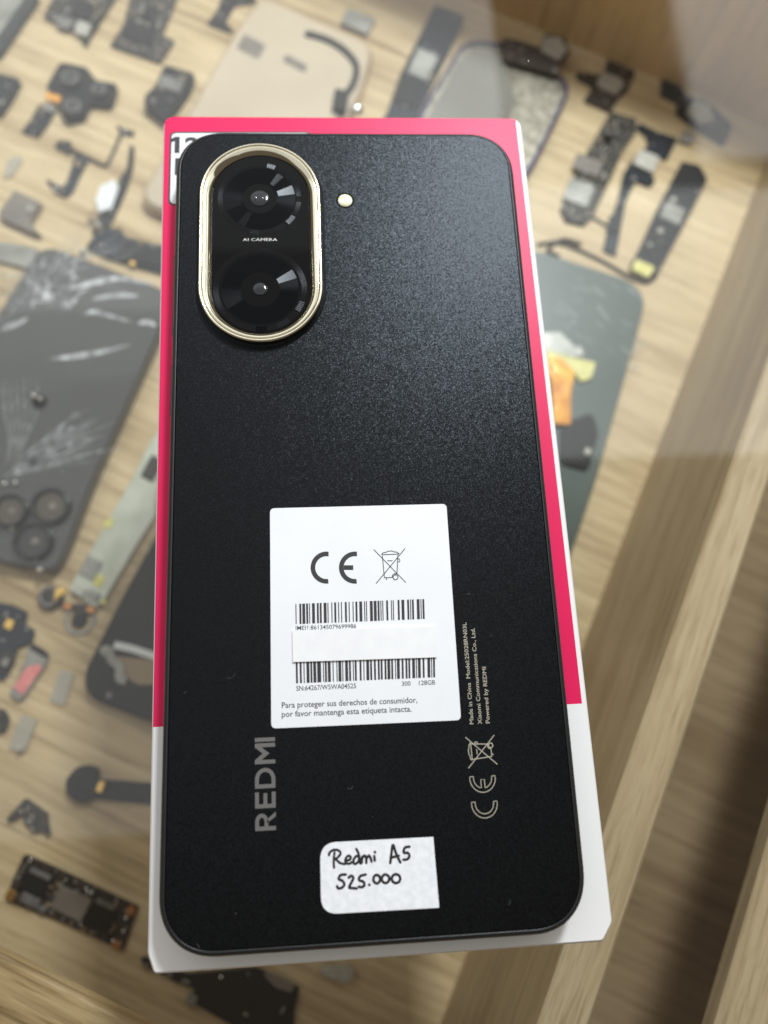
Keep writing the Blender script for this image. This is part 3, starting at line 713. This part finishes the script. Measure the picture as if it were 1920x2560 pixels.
def jag(b):
    C = catmull([(*at(u, v, FLOOR+0.007).xy, 0) for u, v in ((252, 1630), (270, 1625), (280, 1650), (298, 1665), (300, 1695), (316, 1700))], 6)
    b.ribbon([(p.x, p.y) for p in C], 0.0032, FLOOR+0.006, FLOOR+0.0072, M['dullgrey'])
    C = catmull([(*at(u, v, FLOOR+0.007).xy, 0) for u, v in ((285, 1612), (330, 1622), (400, 1645))], 6)
    b.ribbon([(p.x, p.y) for p in C], 0.0026, FLOOR+0.006, FLOOR+0.0070, M['white_plastic'])
part(root, 'torn_edge', jag)
part(root, 'screw', lambda b: slab(b, quad(272, 1738, 16, 16, 0), 0.006, 0.0066, M['shield'], 0.0006))

# --- left edge cluster
bl = [(-40, 1500), (30, 1512), (66, 1530), (60, 1560), (84, 1575), (78, 1605), (40, 1620), (32, 1660), (8, 1700), (-40, 1690)]
loose('charging_board', 'dark ragged board with gold nib, cut by the left edge', 'circuit board', bl, 0, 0.0020, 'flex_blue', GB, 0.0008, lambda b: scatter(b, bl, 0.0020, 14, 6),
      ('board', ('contact', quad(22, 1560, 22, 26, 25), 0.002, 0.0032, 'gold_contact'), ('coil', quad(14, 1650, 34, 40, 25), 0.002, 0.0032, 'board'), ('window', quad(12, 1656, 16, 22, 25), 0.0032, 0.0036, 'dullgrey')))
root = loose('sim_reader', 'pink taped metal strip at the left edge', 'connector', [(72, 1610), (120, 1632), (116, 1660), (62, 1742), (44, 1756), (22, 1736), (40, 1700), (62, 1650)], 0, 0.0018, 'dullgrey', GS, 0.0008, None,
      ('strip', ('pink_tape', [(66, 1668), (98, 1660), (104, 1672), (56, 1738), (32, 1718)], 0.0018, 0.0022, 'pink_tape'), ('bezel', [(76, 1606), (112, 1626), (120, 1640), (110, 1642), (74, 1620)], 0.0018, 0.003, 'flex')))
loose('clear_scrap', 'pale clear plastic strip right of the pink tape', 'plastic scrap', [(150, 1672), (186, 1684), (160, 1768), (122, 1752)], 0, 0.0012, 'translucent', GS, 0.001)
loose('clear_scrap', 'clear plastic scrap with bright bead at lower left edge', 'plastic scrap', [(52, 1786), (92, 1800), (60, 1886), (18, 1872)], 0, 0.0016, 'translucent', GS, 0.001, None,
      ('scrap', ('bead', quad(48, 1870, 14, 14, 0), 0.0016, 0.0034, 'silver')))  # silver square painted in for the glint on the plastic
loose('rubber_ring', 'dark bit cut by the left edge beside the clear scrap', 'gasket', [(-30, 1770), (8, 1772), (22, 1796), (14, 1830), (-30, 1840)], 0, 0.0015, 'board', GS, 0.0015)
# speaker with strap
root = thing('earpiece', (*at(205, 1960, FLOOR).xy, FLOOR), 'round black earpiece with flat band running under the box', 'earpiece', GS)
def ep(b):
    P = fillet(pts([(196, 1912), (240, 1918), (245, 1950), (240, 1996), (200, 2012), (166, 1990), (160, 1952)], 0.004), 0.004, 6); b.prism(P, FLOOR, FLOOR+0.004, M['flex'], 0.0006)
part(root, 'capsule', ep)
part(root, 'band', lambda b: slab(b, [(240, 1948), (300, 1952), (460, 1966), (460, 2020), (300, 2004), (240, 1998)], 0, 0.0022, M['flex'], 0.0006))
part(root, 'clip', lambda b: slab(b, [(246, 1952), (264, 1954), (254, 1984), (236, 1978)], 0.0041, 0.0048, M['gold_contact'], 0.0004))
kb = [(62, 1996), (116, 2034), (118, 2062), (124, 2092), (104, 2076), (84, 2082), (62, 2060), (56, 2036), (24, 2056), (14, 2048)]
loose('metal_bracket', 'small dark hooked bracket above the lower left board', 'bracket', kb, 0, 0.0022, 'board', GS, 0.0006, lambda b: scatter(b, kb, 0.0022, 8, 8))
gb = [(60, 2136), (132, 2166), (346, 2268), (330, 2310), (308, 2378), (140, 2300), (14, 2252), (30, 2200)]
root = loose('circuit_board', 'rectangular dark circuit board full of chips, lower left corner', 'circuit board', gb, 0, 0.0016, 'board_brown', GB, 0.0008, lambda b: scatter(b, gb, 0.0016, 150, 10, (0.0004, 0.0010), ('tin', 'tan', 'black', 'black', 'shield')),
      ('board', ('chip', quad(88, 2206, 70, 62, 26), 0.0016, 0.0032, 'black'), ('chip', quad(176, 2260, 86, 62, 26), 0.0016, 0.0027, 'brown_grey'), ('chip', quad(248, 2296, 66, 62, 26), 0.0016, 0.0034, 'black_gloss'),
       ('shield', quad(74, 2252, 48, 26, 26), 0.0016, 0.0030, 'shield'), ('shield', quad(100, 2186, 56, 14, 26), 0.0034, 0.0040, 'shield'), ('shield', quad(262, 2262, 48, 12, 26), 0.0016, 0.0034, 'shield'),
       ('contact', quad(326, 2278, 20, 24, 26), 0.0016, 0.002, 'copper'), ('contact', quad(290, 2362, 24, 18, 26), 0.0016, 0.002, 'copper'), ('contact', quad(26, 2238, 24, 26, 26), 0.0016, 0.002, 'gold_contact'), ('capacitor', quad(106, 2274, 18, 16, 26), 0.0016, 0.003, 'shield')))
loose('metal_nib', 'small dark nib beside the lower left box corner', 'screw', [(352, 2392), (376, 2400), (380, 2424), (356, 2420)], 0, 0.002, 'flex', GS, 0.0008)
bb = [(380, 2420), (470, 2436), (640, 2420), (748, 2470), (735, 2540), (730, 2620), (640, 2600), (488, 2512), (484, 2470), (440, 2458)]
loose('circuit_board', 'large dark brown board below the bottom edge of the box', 'circuit board', bb, 0, 0.0020, 'black', GB, 0.0010, None,
      ('board', ('chip', [(664, 2428), (738, 2462), (728, 2482), (690, 2470), (660, 2440)], 0.002, 0.003, 'brown_grey'), ('capacitor', quad(478, 2502, 26, 26, 20), 0.0, 0.003, 'dullgrey')))
loose('sim_tray', 'small silver piece with bright tip below the box', 'connector', [(802, 2420), (880, 2416), (888, 2440), (868, 2462), (800, 2436)], 0, 0.0035, 'silver', GS, 0.0016)
# ------------------------------------------------------------------ the box
LID_Z = PHONE_BASE - 0.0001
box = thing('phone_box', (0, 0, GLASS_TOP), 'red and white phone box lying under the black phone', 'box')
def corner(poly, z, d=0.0, rad=(0.0024, 0.0030)):
    return [(x, y, z) for x, y in inset(poly, d)]
LP = fillet([(-0.04395, 0.0973), (-0.0424, -0.0866), (-0.0411, -0.0901), (0.0434, -0.0899), (0.0457, -0.0866), (0.0444, 0.0973)][::1], 0)
def lid_outline():
    P = ccw([(-0.04395, 0.0973), (-0.0424, -0.0866), (-0.0411, -0.0901), (0.0434, -0.0899), (0.0457, -0.0866), (0.0444, 0.0973)])
    rr = [0.0032 if y > 0.09 else 0.0008 for x, y in P]
    return fillet(P, rr, 8)
LO = lid_outline()
def rel(L): return [(x, y, z - GLASS_TOP) for x, y, z in L]
b = MB()
prof = [(0.0, -0.030), (0.0, -0.0012), (0.0001, -0.0007), (0.00025, -0.00035), (0.0005, -0.0001), (0.0006, 0.0)]
b.loops([rel(corner(LO, LID_Z + dz, d)) for d, dz in prof], M['lid'], cap0=False)
lid = b.build('lid', box)
b = MB()
TP = ccw([(-0.0420, 0.0965), (-0.0414, -0.0893), (0.0445, -0.0890), (0.0438, 0.0965)])
b.prism([(x, y) for x, y in fillet(TP, 0.0012)], 0.0, 0.0455, M['white_card'], 0.0003)
b.build('tray', box)
# printed specification label on the lid
def on_lid(u, v): return at(u, v, LID_Z)
def flat(root, name, fn):
    bb = MB(); fn(bb); L = root.matrix_world.translation if root.parent else root.location
    bb.v = [(x-L.x, y-L.y, z-L.z) for x, y, z in bb.v]
    return bb.build(name, root)
LB = [(-0.0421, 0.0924), (-0.0085, 0.0926), (-0.0068, 0.0905), (-0.0068, 0.0720), (-0.0421, 0.0719)]
def lab(bb):
    P = ccw(LB); bb.prism(fillet(P, 0.0016, 6), LID_Z + 0.00002, LID_Z + 0.00006, M['ink'], 0)
    bb.prism(fillet(inset(P, 0.00045), 0.0013, 6), LID_Z + 0.00007, LID_Z + 0.0001, M['sticker'], 0)
speclabel = flat(box, 'specification_label', lab)

def text_mesh(bb, s, p0, p1, cap, mt, z, bold=0.008, fit=True):
    """letters of s from p0 to p1 (baseline ends), capital height cap"""
    cu = bpy.data.curves.new('t', 'FONT'); cu.body = s; cu.size = 1.0; cu.offset = bold; cu.resolution_u = 3
    o = bpy.data.objects.new('t', cu); COL.objects.link(o)
    bpy.context.view_layer.update()
    me = bpy.data.meshes.new_from_object(o.evaluated_get(bpy.context.evaluated_depsgraph_get()))
    bpy.data.objects.remove(o); bpy.data.curves.remove(cu)
    if not me.vertices: return
    x0 = min(v.co.x for v in me.vertices); x1 = max(v.co.x for v in me.vertices)
    p0 = Vector((p0[0], p0[1])); p1 = Vector((p1[0], p1[1])); d = p1-p0; L = d.length; d.normalize(); n = Vector((-d.y, d.x))
    sx = L/(x1-x0); sy = cap/0.729
    base = len(bb.v)
    for v in me.vertices:
        q = p0 + d*((v.co.x-x0)*sx) + n*(v.co.y*sy); bb.v.append((q.x, q.y, z))
    for f in me.polygons: bb.face([base+i for i in f.vertices], mt)
    bpy.data.meshes.remove(me)
def lidtext(bb):
    one = [(-0.0412, 0.0863), (-0.0400, 0.0863), (-0.0400, 0.0909), (-0.0411, 0.0909), (-0.0422, 0.0902), (-0.0422, 0.0892), (-0.0412, 0.0897)]
    bb.prism([(x + 0.0003, y) for x, y in one], LID_Z + 0.00012, LID_Z + 0.00013, M['ink'], 0)
    text_mesh(bb, '28', (-0.0385, 0.0863), (-0.0312, 0.0863), 0.0046, M['ink'], LID_Z + 0.00013, 0.03)
    text_mesh(bb, 'R', (-0.0407, 0.0804), (-0.0372, 0.0804), 0.0046, M['ink'], LID_Z + 0.00013, 0.03)
lt = flat(box, 'lettering', lidtext); lt.parent = speclabel; lt.location = (0, 0, 0)

# ------------------------------------------------------------------ the phone
phone = thing('phone', (0, 0, PHONE_BASE), 'black glittery phone lying face down on the red box', 'phone')
PW, PH, PR = 0.0778, 0.1717, 0.0108
Zb = 0.00120   # back surface
def ploop(d, z): return rrect(0, 0, PW-2*d, PH-2*d, PR-d, z, 14, 2.25)
def frame_fn(bb):
    pr = [(0.0012, -0.0071), (0.0004, -0.0068), (0.0, -0.0062), (0.0, -0.0008), (0.00008, -0.0002), (0.0003, 0.0004), (0.00065, 0.00085), (0.00105, 0.00108), (0.00125, 0.00108), (0.0013, 0.0005)]
    bb.loops([ploop(d, z) for d, z in pr], M['frame'], True, True, True, [M['frame']]*8 + [M['gap']])
flat(phone, 'frame', frame_fn)
def back_fn(bb):
    bb.loops([ploop(0.00142, 0.0006), ploop(0.00142, Zb-0.00006), ploop(0.0015, Zb)], M['back'], False, True, True)
flat(phone, 'back_panel', back_fn)
for y0, y1 in ((0.0355, 0.0555), (0.0170, 0.0290)):
    flat(phone, 'side_button', lambda bb: bb.loops([[(x, y, z) for x, y in fillet([(-PW/2-0.0005, y0), (-PW/2+0.001, y0), (-PW/2+0.001, y1), (-PW/2-0.0005, y1)], 0.0004)] for z in (-0.0042, -0.0022)], M['frame'], True, True, False))

# camera island
cm = bpy.data.objects.new('camera_module', None); COL.objects.link(cm); cm.parent = phone; cm.empty_display_size = 0.01
cm.location = (-0.0197, 0.0560, Zb - PHONE_BASE)
def cmf(name, fn, origin=None):
    bb = MB(); fn(bb); O = Vector(origin) if origin else Vector((-0.0197, 0.0560, Zb))
    bb.v = [(x-O.x, y-O.y, z-O.z) for x, y, z in bb.v]
    o = bb.build(name, cm)
    if origin: o.location = O - Vector((-0.0197, 0.0560, Zb))
    return o
def stad(d, z): return rrect(-0.0197, 0.0560, 0.0268-2*d, 0.0494-2*d, 0.0134-d-1e-6, z, 24, 2.0)
def skirt(bb): bb.loops([stad(-0.0009, Zb-0.0001), stad(-0.0006, Zb+0.00004), stad(-0.0003, Zb+0.00018), stad(-0.00005, Zb+0.0003), stad(0.0003, Zb+0.0004)], M['back'], False, False)
cmf('raised_base', skirt)
def outer(bb): bb.loops([stad(0.00012, Zb+0.0004), stad(0.00004, Zb+0.0007), stad(0.0, Zb+0.0015), stad(0.00008, Zb+0.0019), stad(0.0003, Zb+0.0021), stad(0.00055, Zb+0.00212), stad(0.0007, Zb+0.0020), stad(0.00072, Zb+0.0012)], M['gold_polish'], False, False)
cmf('outer_trim', outer)
def inner(bb): bb.loops([stad(0.00082, Zb+0.0012), stad(0.00084, Zb+0.00188), stad(0.00095, Zb+0.00200), stad(0.00130, Zb+0.00193), stad(0.00170, Zb+0.00176), stad(0.00210, Zb+0.00148), stad(0.00255, Zb+0.00104), stad(0.0026, Zb+0.0006)], M['gold'], False, False)
cmf('inner_trim', inner)
def gl(bb): bb.loops([stad(0.00262, Zb+0.0004), stad(0.00262, Zb+0.00088), stad(0.00275, Zb+0.00095)], M['cam_glass'], False, True, True)
cmf('glass_cover', gl)
ZG = Zb + 0.00095
def annulus(bb, r0, r1, z, mt, n=96):
    base = len(bb.v)
    for i in range(n):
        a = 2*math.pi*i/n
        bb.v.append((r0*math.cos(a), r0*math.sin(a), z)); bb.v.append((r1*math.cos(a), r1*math.sin(a), z))
    for i in range(n):
        j = (i+1) % n; bb.face([base+2*i, base+2*i+1, base+2*j+1, base+2*j], mt, True)
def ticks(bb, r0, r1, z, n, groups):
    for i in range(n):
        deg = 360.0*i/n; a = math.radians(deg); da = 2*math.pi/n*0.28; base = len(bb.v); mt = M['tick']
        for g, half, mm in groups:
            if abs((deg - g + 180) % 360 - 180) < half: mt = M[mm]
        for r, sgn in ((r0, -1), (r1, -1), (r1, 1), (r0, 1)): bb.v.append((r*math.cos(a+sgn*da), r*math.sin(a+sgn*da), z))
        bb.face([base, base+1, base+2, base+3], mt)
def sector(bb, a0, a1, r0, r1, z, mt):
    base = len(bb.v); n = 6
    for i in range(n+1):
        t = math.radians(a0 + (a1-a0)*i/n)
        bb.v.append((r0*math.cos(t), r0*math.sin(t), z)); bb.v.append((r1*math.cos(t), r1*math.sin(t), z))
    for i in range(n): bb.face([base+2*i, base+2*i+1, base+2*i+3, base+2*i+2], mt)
def lens_obj(cx, cy, ro, ri, rd0, rd1, rl, groups, wedges):
    def put(name, fn):
        bb = MB(); fn(bb); o = bb.build(name, cm); o.location = (cx+0.0197, cy-0.0560, ZG-Zb); return o
    put('lens_ring', lambda bb: ticks(bb, ri, ro, 0.00004, 144, groups))
    def dsc(bb):
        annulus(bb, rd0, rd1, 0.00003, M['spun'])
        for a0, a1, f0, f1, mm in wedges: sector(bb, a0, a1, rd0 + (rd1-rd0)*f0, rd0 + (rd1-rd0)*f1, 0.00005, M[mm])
    put('lens_disc', dsc)
    def ln(bb):
        bb.dome(0, 0, rl, 0.00002, 0.00036, M['lens_grey'], 40)
        bb.ring(0, 0, rl*0.30, rl*0.42, 0.00030, 0.00037, M['lens'], 30)
    put('lens', ln)
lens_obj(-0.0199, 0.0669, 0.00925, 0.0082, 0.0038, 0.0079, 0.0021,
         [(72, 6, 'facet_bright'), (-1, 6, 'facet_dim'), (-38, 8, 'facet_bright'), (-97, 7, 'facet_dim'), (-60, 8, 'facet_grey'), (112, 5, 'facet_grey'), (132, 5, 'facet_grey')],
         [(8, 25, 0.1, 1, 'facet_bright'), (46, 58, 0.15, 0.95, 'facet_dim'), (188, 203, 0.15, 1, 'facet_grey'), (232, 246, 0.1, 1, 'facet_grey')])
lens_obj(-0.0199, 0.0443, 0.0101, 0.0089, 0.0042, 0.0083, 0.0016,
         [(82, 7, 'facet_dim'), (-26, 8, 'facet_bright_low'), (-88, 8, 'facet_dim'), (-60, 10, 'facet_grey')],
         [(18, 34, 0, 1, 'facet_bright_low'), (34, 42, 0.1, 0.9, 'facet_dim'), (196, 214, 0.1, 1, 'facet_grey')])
def cl(bb): text_mesh(bb, 'AI CAMERA', at(607.5, 602.5, ZG), at(693, 602.5, ZG), 0.00072, M['print_white'], ZG + 0.00003, 0.0)
cmf('lettering', cl)

# flash
def fl(bb):
    bb.ring(-0.00077, 0.06706, 0.00165, 0.0020, Zb-0.0002, Zb+0.00012, M['gap'], 40); bb.dome(-0.00077, 0.06706, 0.00172, Zb-0.0002, Zb+0.0004, M['flash_white'], 36)
flat(phone, 'flash', fl)

# printed marks on the back
zp = Zb + 0.00002
def redmi(bb):
    # strokes in a 0..1 high em box, reading bottom to top along +y
    x0, x1 = -0.02158, -0.01782    # top of letters .. baseline
    H = x1 - x0; s = H
    def q(px, py): return (x1 - py*s, -0.06524 + px)
    t = 0.19*H
    def poly(P): bb.prism([q(a, c) for a, c in P], zp, zp + 0.00001, M['print_grey'], 0)
    def bowl(ox, r_y0, r_y1, wd, flat_):
        # D-like bowl as strip of quads
        n = 14; cyy = (r_y0+r_y1)/2; ry = (r_y1-r_y0)/2; tt = t/H
        for i in range(n):
            a0 = -math.pi/2 + math.pi*i/n; a1 = -math.pi/2 + math.pi*(i+1)/n
            rx = wd - flat_
            o = lambda a: (ox + flat_ + rx*math.cos(a), cyy + ry*math.sin(a))
            u = lambda a: (ox + flat_ + (rx-t)*math.cos(a), cyy + (ry-tt)*math.sin(a))
            poly([o(a0), o(a1), u(a1), u(a0)])
        poly([(ox+t, r_y1-tt), (ox+flat_, r_y1-tt), (ox+flat_, r_y1), (ox+t, r_y1)]); poly([(ox+t, r_y0), (ox+flat_, r_y0), (ox+flat_, r_y0+tt), (ox+t, r_y0+tt)])
    T = t/H
    X = 0.0; W = 0.0030
    poly([(X, 0), (X+t, 0), (X+t, 1), (X, 1)]); bowl(X, 0.36, 1.0, W*0.98, W*0.5)
    poly([(X+W*0.42, 0.36+T*0.4), (X+W*0.66, 0.40), (X+W*1.06, 0), (X+W*0.78, 0)])
    X = 0.00385; W = 0.0028
    poly([(X, 0), (X+t, 0), (X+t, 1), (X, 1)])
    for yy in (0, 0.5-T/2, 1-T): poly([(X+t, yy), (X+W*(0.93 if 0 < yy < 0.6 else 1), yy), (X+W*(0.93 if 0 < yy < 0.6 else 1), yy+T), (X+t, yy+T)])
    X = 0.0073; W = 0.0036
    poly([(X, 0), (X+t, 0), (X+t, 1), (X, 1)]); bowl(X, 0, 1.0, W, W*0.42)
    X = 0.0116; W = 0.0037
    poly([(X, 0), (X+t, 0), (X+t, 1), (X, 1)]); poly([(X+W-t, 0), (X+W, 0), (X+W, 1), (X+W-t, 1)])
    poly([(X+t, 1), (X+t, 0.68), (X+W/2, 0.28), (X+W/2, 0.62)]); poly([(X+W-t, 1), (X+W/2, 0.62), (X+W/2, 0.28), (X+W-t, 0.68)])
    X = 0.01558; poly([(X, 0), (X+t, 0), (X+t, 1), (X, 1)])
flat(phone, 'logo_lettering', redmi)

def stroke(bb, path, wd, mt, z, closed=False):
    bb.ribbon(path, wd, z, z + 0.00001, mt, False, closed)
def arc(cx, cy, r, a0, a1, n=22): return [(cx + r*math.cos(math.radians(a0+(a1-a0)*i/n)), cy + r*math.sin(math.radians(a0+(a1-a0)*i/n))) for i in range(n+1)]
BIN = [[(758, 370), (980, 598)], [(975, 363), (775, 605)], [(812, 406), (932, 402)], [(818, 412), (832, 565)], [(925, 408), (919, 538)], [(832, 565), (886, 563)],
       [(812, 405), (822, 393), (845, 389), (856, 382), (885, 380), (896, 386), (918, 388), (936, 401)], [(852, 448), (888, 448)], [(846, 566), (846, 581)],
       [(925, 434), (936, 436), (939, 446), (935, 456), (924, 457)], [(886, 563), (888, 548), (900, 537), (919, 538)]]
def bin_icon(bb, mp, wd, mt, z, rw):
    for k, s in enumerate(BIN): stroke(bb, [mp(x, y) for x, y in s], wd, mt, z + k*0.0000008)
    stroke(bb, [mp(909 + 17*math.cos(i*math.pi/12), 562 + 17*math.sin(i*math.pi/12)) for i in range(24)], wd*1.1, mt, z + 0.00001, True)
def ce_poly(bb, mp, mt, z, outline=None):
    """CE mark in a unit where the letters are 222 high; mp maps icon px to the plane"""
    for cx, e in ((433, False), (629, True)):
        cy = 495
        O = arc(cx, cy, 111, 83, 277); I = arc(cx, cy, 79, 277, 80)
        P = [(x, 2*cy - y) for x, y in O + I]
        bar = [(cx-78, cy-16), (cx-12, cy-16), (cx-12, cy+16), (cx-78, cy+16)]
        if outline is None:
            n = len(O)
            Pm = [mp(*p) for p in P]
            for i in range(n-1): bb.prism([Pm[i], Pm[i+1], Pm[2*n-2-i], Pm[2*n-1-i]], z, z+0.00001, mt, 0)
            if e: bb.prism([mp(*p) for p in bar], z + 0.000002, z+0.000012, mt, 0)
        else:
            if e:
                # outline with the middle bar joined in
                left = [p for p in [(x, 2*cy-y) for x, y in I]]
                cut = len(left)//2
                a = [p for p in left[:cut] if not abs(p[1]-cy) < 17]; c = [p for p in left[cut:] if not abs(p[1]-cy) < 17]
                P = [(x, 2*cy-y) for x, y in O] + a + [(cx-77, cy+16 if a and a[-1][1] > cy else cy-16), (cx-12, cy+16 if a and a[-1][1] > cy else cy-16), (cx-12, cy-16 if a and a[-1][1] > cy else cy+16), (cx-77, cy-16 if a and a[-1][1] > cy else cy+16)] + c
            bb.ribbon([mp(*p) for p in P], outline, z, z+0.00001, mt, False, True)
def regs(bb):
    def xy(u, v): return tuple(at(u, v, zp).xy)
    mt = M['print_tan']
    text_mesh(bb, 'Made in China  Model:25028RN03L', xy(1184, 1810), xy(1165.5, 1556), 0.00080, mt, zp+0.00001)
    text_mesh(bb, 'Xiaomi Communications Co., Ltd.', xy(1205, 1810), xy(1186.5, 1570), 0.00080, mt, zp+0.00001)
    text_mesh(bb, 'Powered by REDMI', xy(1224.5, 1808), xy(1214.5, 1667), 0.00080, mt, zp+0.00001)
    def mpw(x, y): return (0.01813 + (y-363)/242*0.00576, -0.05635 + (x-758)/222*0.0058)
    bin_icon(bb, mpw, 0.00016, mt, zp+0.00001, 1)
    def mpc(x, y): return (0.01843 + (y-384)/222*0.00485, -0.06526 + (x-322)/321*0.0074)
    ce_poly(bb, mpc, mt, zp+0.00001, 0.00015)
flat(phone, 'regulatory_print', regs)

# information sticker
SL = (0, 0, 0)
def mkpart(name, fn, parent, origin):
    bb = MB(); fn(bb); O = Vector(origin); bb.v = [(x-O.x, y-O.y, z-O.z) for x, y, z in bb.v]
    o = bb.build(name, parent); return o
SO = Vector((0, -0.026, Zb))
def sticker(bb):
    P = fillet([(-0.01835, -0.00454), (0.01757, -0.00469), (0.01754, -0.04754), (-0.01851, -0.04738)], 0.0010, 8); bb.prism(P, Zb+0.00001, Zb+0.00012, M['sticker'], 0.00003)
st = mkpart('information_sticker', sticker, phone, SO); st.location = SO - Vector((0, 0, PHONE_BASE))
zs = Zb + 0.00014
def bars(bb, TL, TR, BR, BL, n, seed):
    R = random.Random(seed); TL, TR, BR, BL = (Vector((p.x, p.y)) for p in (TL, TR, BR, BL))
    seq = []
    for g in range(n):
        q = [1, 1, 1, 1, 1, 1]
        for _ in range(5):
            k = R.randrange(6)
            if q[k] < 4: q[k] += 1
        seq += q
    seq += [2, 3, 3, 1, 1, 1, 2]
    tot = float(sum(seq)); s = 0.0
    for i, wd in enumerate(seq):
        if i % 2 == 0:
            a, c = s/tot, (s+wd)/tot; g = 0.06/tot*10*0.15
            bb.prism([TL.lerp(TR, a), TL.lerp(TR, c), BL.lerp(BR, c), BL.lerp(BR, a)], zs, zs+0.00001, M['ink'], 0)
        s += wd
mkpart('barcode', lambda bb: bars(bb, Z2(217, 746), Z2(1107, 712), Z2(1111, 850), Z2(219, 886), 11, 3), st, SO)
mkpart('barcode', lambda bb: bars(bb, Z2(218, 1110), Z2(1180, 1080), Z2(1183, 1253), Z2(222, 1295), 12, 7), st, SO)
def printing(bb):
    k = M['ink']; z = zs
    text_mesh(bb, 'IMEI1:861345079699986', Z2(219, 928), Z2(638, 914), 0.00087, k, z)
    text_mesh(bb, 'SN:64267/W5WA04525', Z2(223, 1347), Z2(637, 1328), 0.00095, k, z)
    text_mesh(bb, '300', Z2(953, 1313), Z2(1014, 1310), 0.00088, k, z)
    text_mesh(bb, '128GB', Z2(1072, 1307), Z2(1184, 1303), 0.00088, k, z)
    text_mesh(bb, 'Para proteger sus derechos de consumidor,', Z2(123, 1466), Z2(1060, 1428), 0.00112, k, z)
    text_mesh(bb, 'por favor mantenga esta etiqueta intacta.', Z2(123, 1528), Z2(1020, 1490), 0.00112, k, z)
    def mp(x, y): return tuple(Z2(x, y).xy)
    bin_icon(bb, mp, 0.00016, k, z, 1)
    ce_poly(bb, mp, k, z)
mkpart('printing', printing, st, SO)
def cover(bb):
    bb.prism([tuple(Z2(x, y).xy) for x, y in ((195, 931), (1178, 902), (1193, 1116), (200, 1149))], Zb+0.00016, Zb+0.00050, M['strip'], 0.00002)
mkpart('cover_strip', cover, st, SO)

# hand-written price label
PO = Vector((0.0006, -0.074, Zb))
def tagp(bb):
    P = ccw([(-0.00988, -0.06786), (0.01091, -0.06798), (0.01125, -0.07991), (-0.00997, -0.07975)])
    rr = [0.0030 if x < 0 else 0.0 for x, y in P]
    bb.prism(fillet(P, rr, 10), Zb+0.00001, Zb+0.00014, M['tagpaper'], 0.00002)
pl = mkpart('price_label', tagp, phone, PO); pl.location = PO - Vector((0, 0, PHONE_BASE))
HW = [[(655, 736), (650, 780), (652, 828)], [(622, 754), (626, 738), (650, 722), (680, 726), (690, 745), (672, 768), (655, 776)], [(660, 774), (688, 800), (718, 806)],
      [(720, 786), (745, 780), (750, 764), (736, 757), (721, 775), (722, 798), (742, 804), (760, 794)],
      [(800, 766), (786, 758), (770, 776), (767, 798), (780, 805), (795, 792), (802, 770)], [(784, 716), (797, 745), (803, 780), (808, 804)],
      [(816, 800), (818, 762)], [(818, 772), (832, 756), (842, 770), (843, 800)], [(843, 776), (858, 756), (868, 770), (874, 792)],
      [(890, 757), (893, 786)], [(893, 734), (895, 737)],
      [(985, 800), (992, 742), (1001, 692), (1020, 745), (1045, 797)], [(986, 768), (1036, 757)],
      [(1100, 703), (1072, 709), (1065, 738), (1090, 740), (1098, 760), (1086, 777), (1062, 780)],
      [(722, 868), (690, 872), (680, 895), (702, 905), (713, 926), (700, 945), (677, 949), (670, 936)],
      [(738, 886), (755, 875), (766, 890), (752, 920), (742, 944), (760, 948), (786, 950)],
      [(840, 868), (808, 877), (800, 900), (825, 910), (832, 930), (818, 942), (798, 940)], [(860, 927), (862, 930)]]
for cx, cy, rx, ry in ((905, 895, 20, 25), (957, 893, 22, 25), (1019, 892, 25, 26)):
    HW.append([(cx + rx*math.cos(a*math.pi/6 - 1.2), cy + ry*math.sin(a*math.pi/6 - 1.2)) for a in range(13)])
def hand(bb):
    for i, s in enumerate(HW):
        C = catmull([(*Z3(x, y).xy, 0) for x, y in s], 6)
        bb.tube([(p.x, p.y, Zb + 0.00013 + i*0.0000015) for p in C], 0.000245, M['marker'], 10, 0.16)
mkpart('handwriting', hand, pl, PO)

# lint and dust specks on the phone back
def lint(bb):
    R = random.Random(21)
    for u, v, l, a in ((683, 893, 10, 0.3), (790, 1222, 10, 2.2), (1031, 1256, 14, 2.4), (1172, 1486, 9, 0.4), (580, 1694, 22, 0.5), (464, 1732, 8, 0.6), (877, 1972, 14, 0.3), (1276, 2256, 14, 1.3), (498, 2366, 14, 1.8), (590, 2284, 6, 0.1), (1228, 1590, 6, 1.0)):
        p = at(u, v, Zb); k = l/12000.0
        C = catmull([(p.x + k*t*math.cos(a + 0.5*math.sin(3*t)), p.y + k*t*math.sin(a + 0.5*math.sin(3*t)), Zb+0.00004) for t in (-.5, -.2, .2, .5)], 4)
        bb.tube(C, 0.000016, M['lint'], 5)
    for _ in range(40):
        x, y = R.uniform(-0.036, 0.036), R.uniform(-0.083, 0.083); r = R.uniform(0.000015, 0.00003)
        bb.disc(x, y, r, Zb, Zb+0.00003, M['lint'], 6)
l = flat(phone, 'lint', lint); l['kind'] = 'stuff'
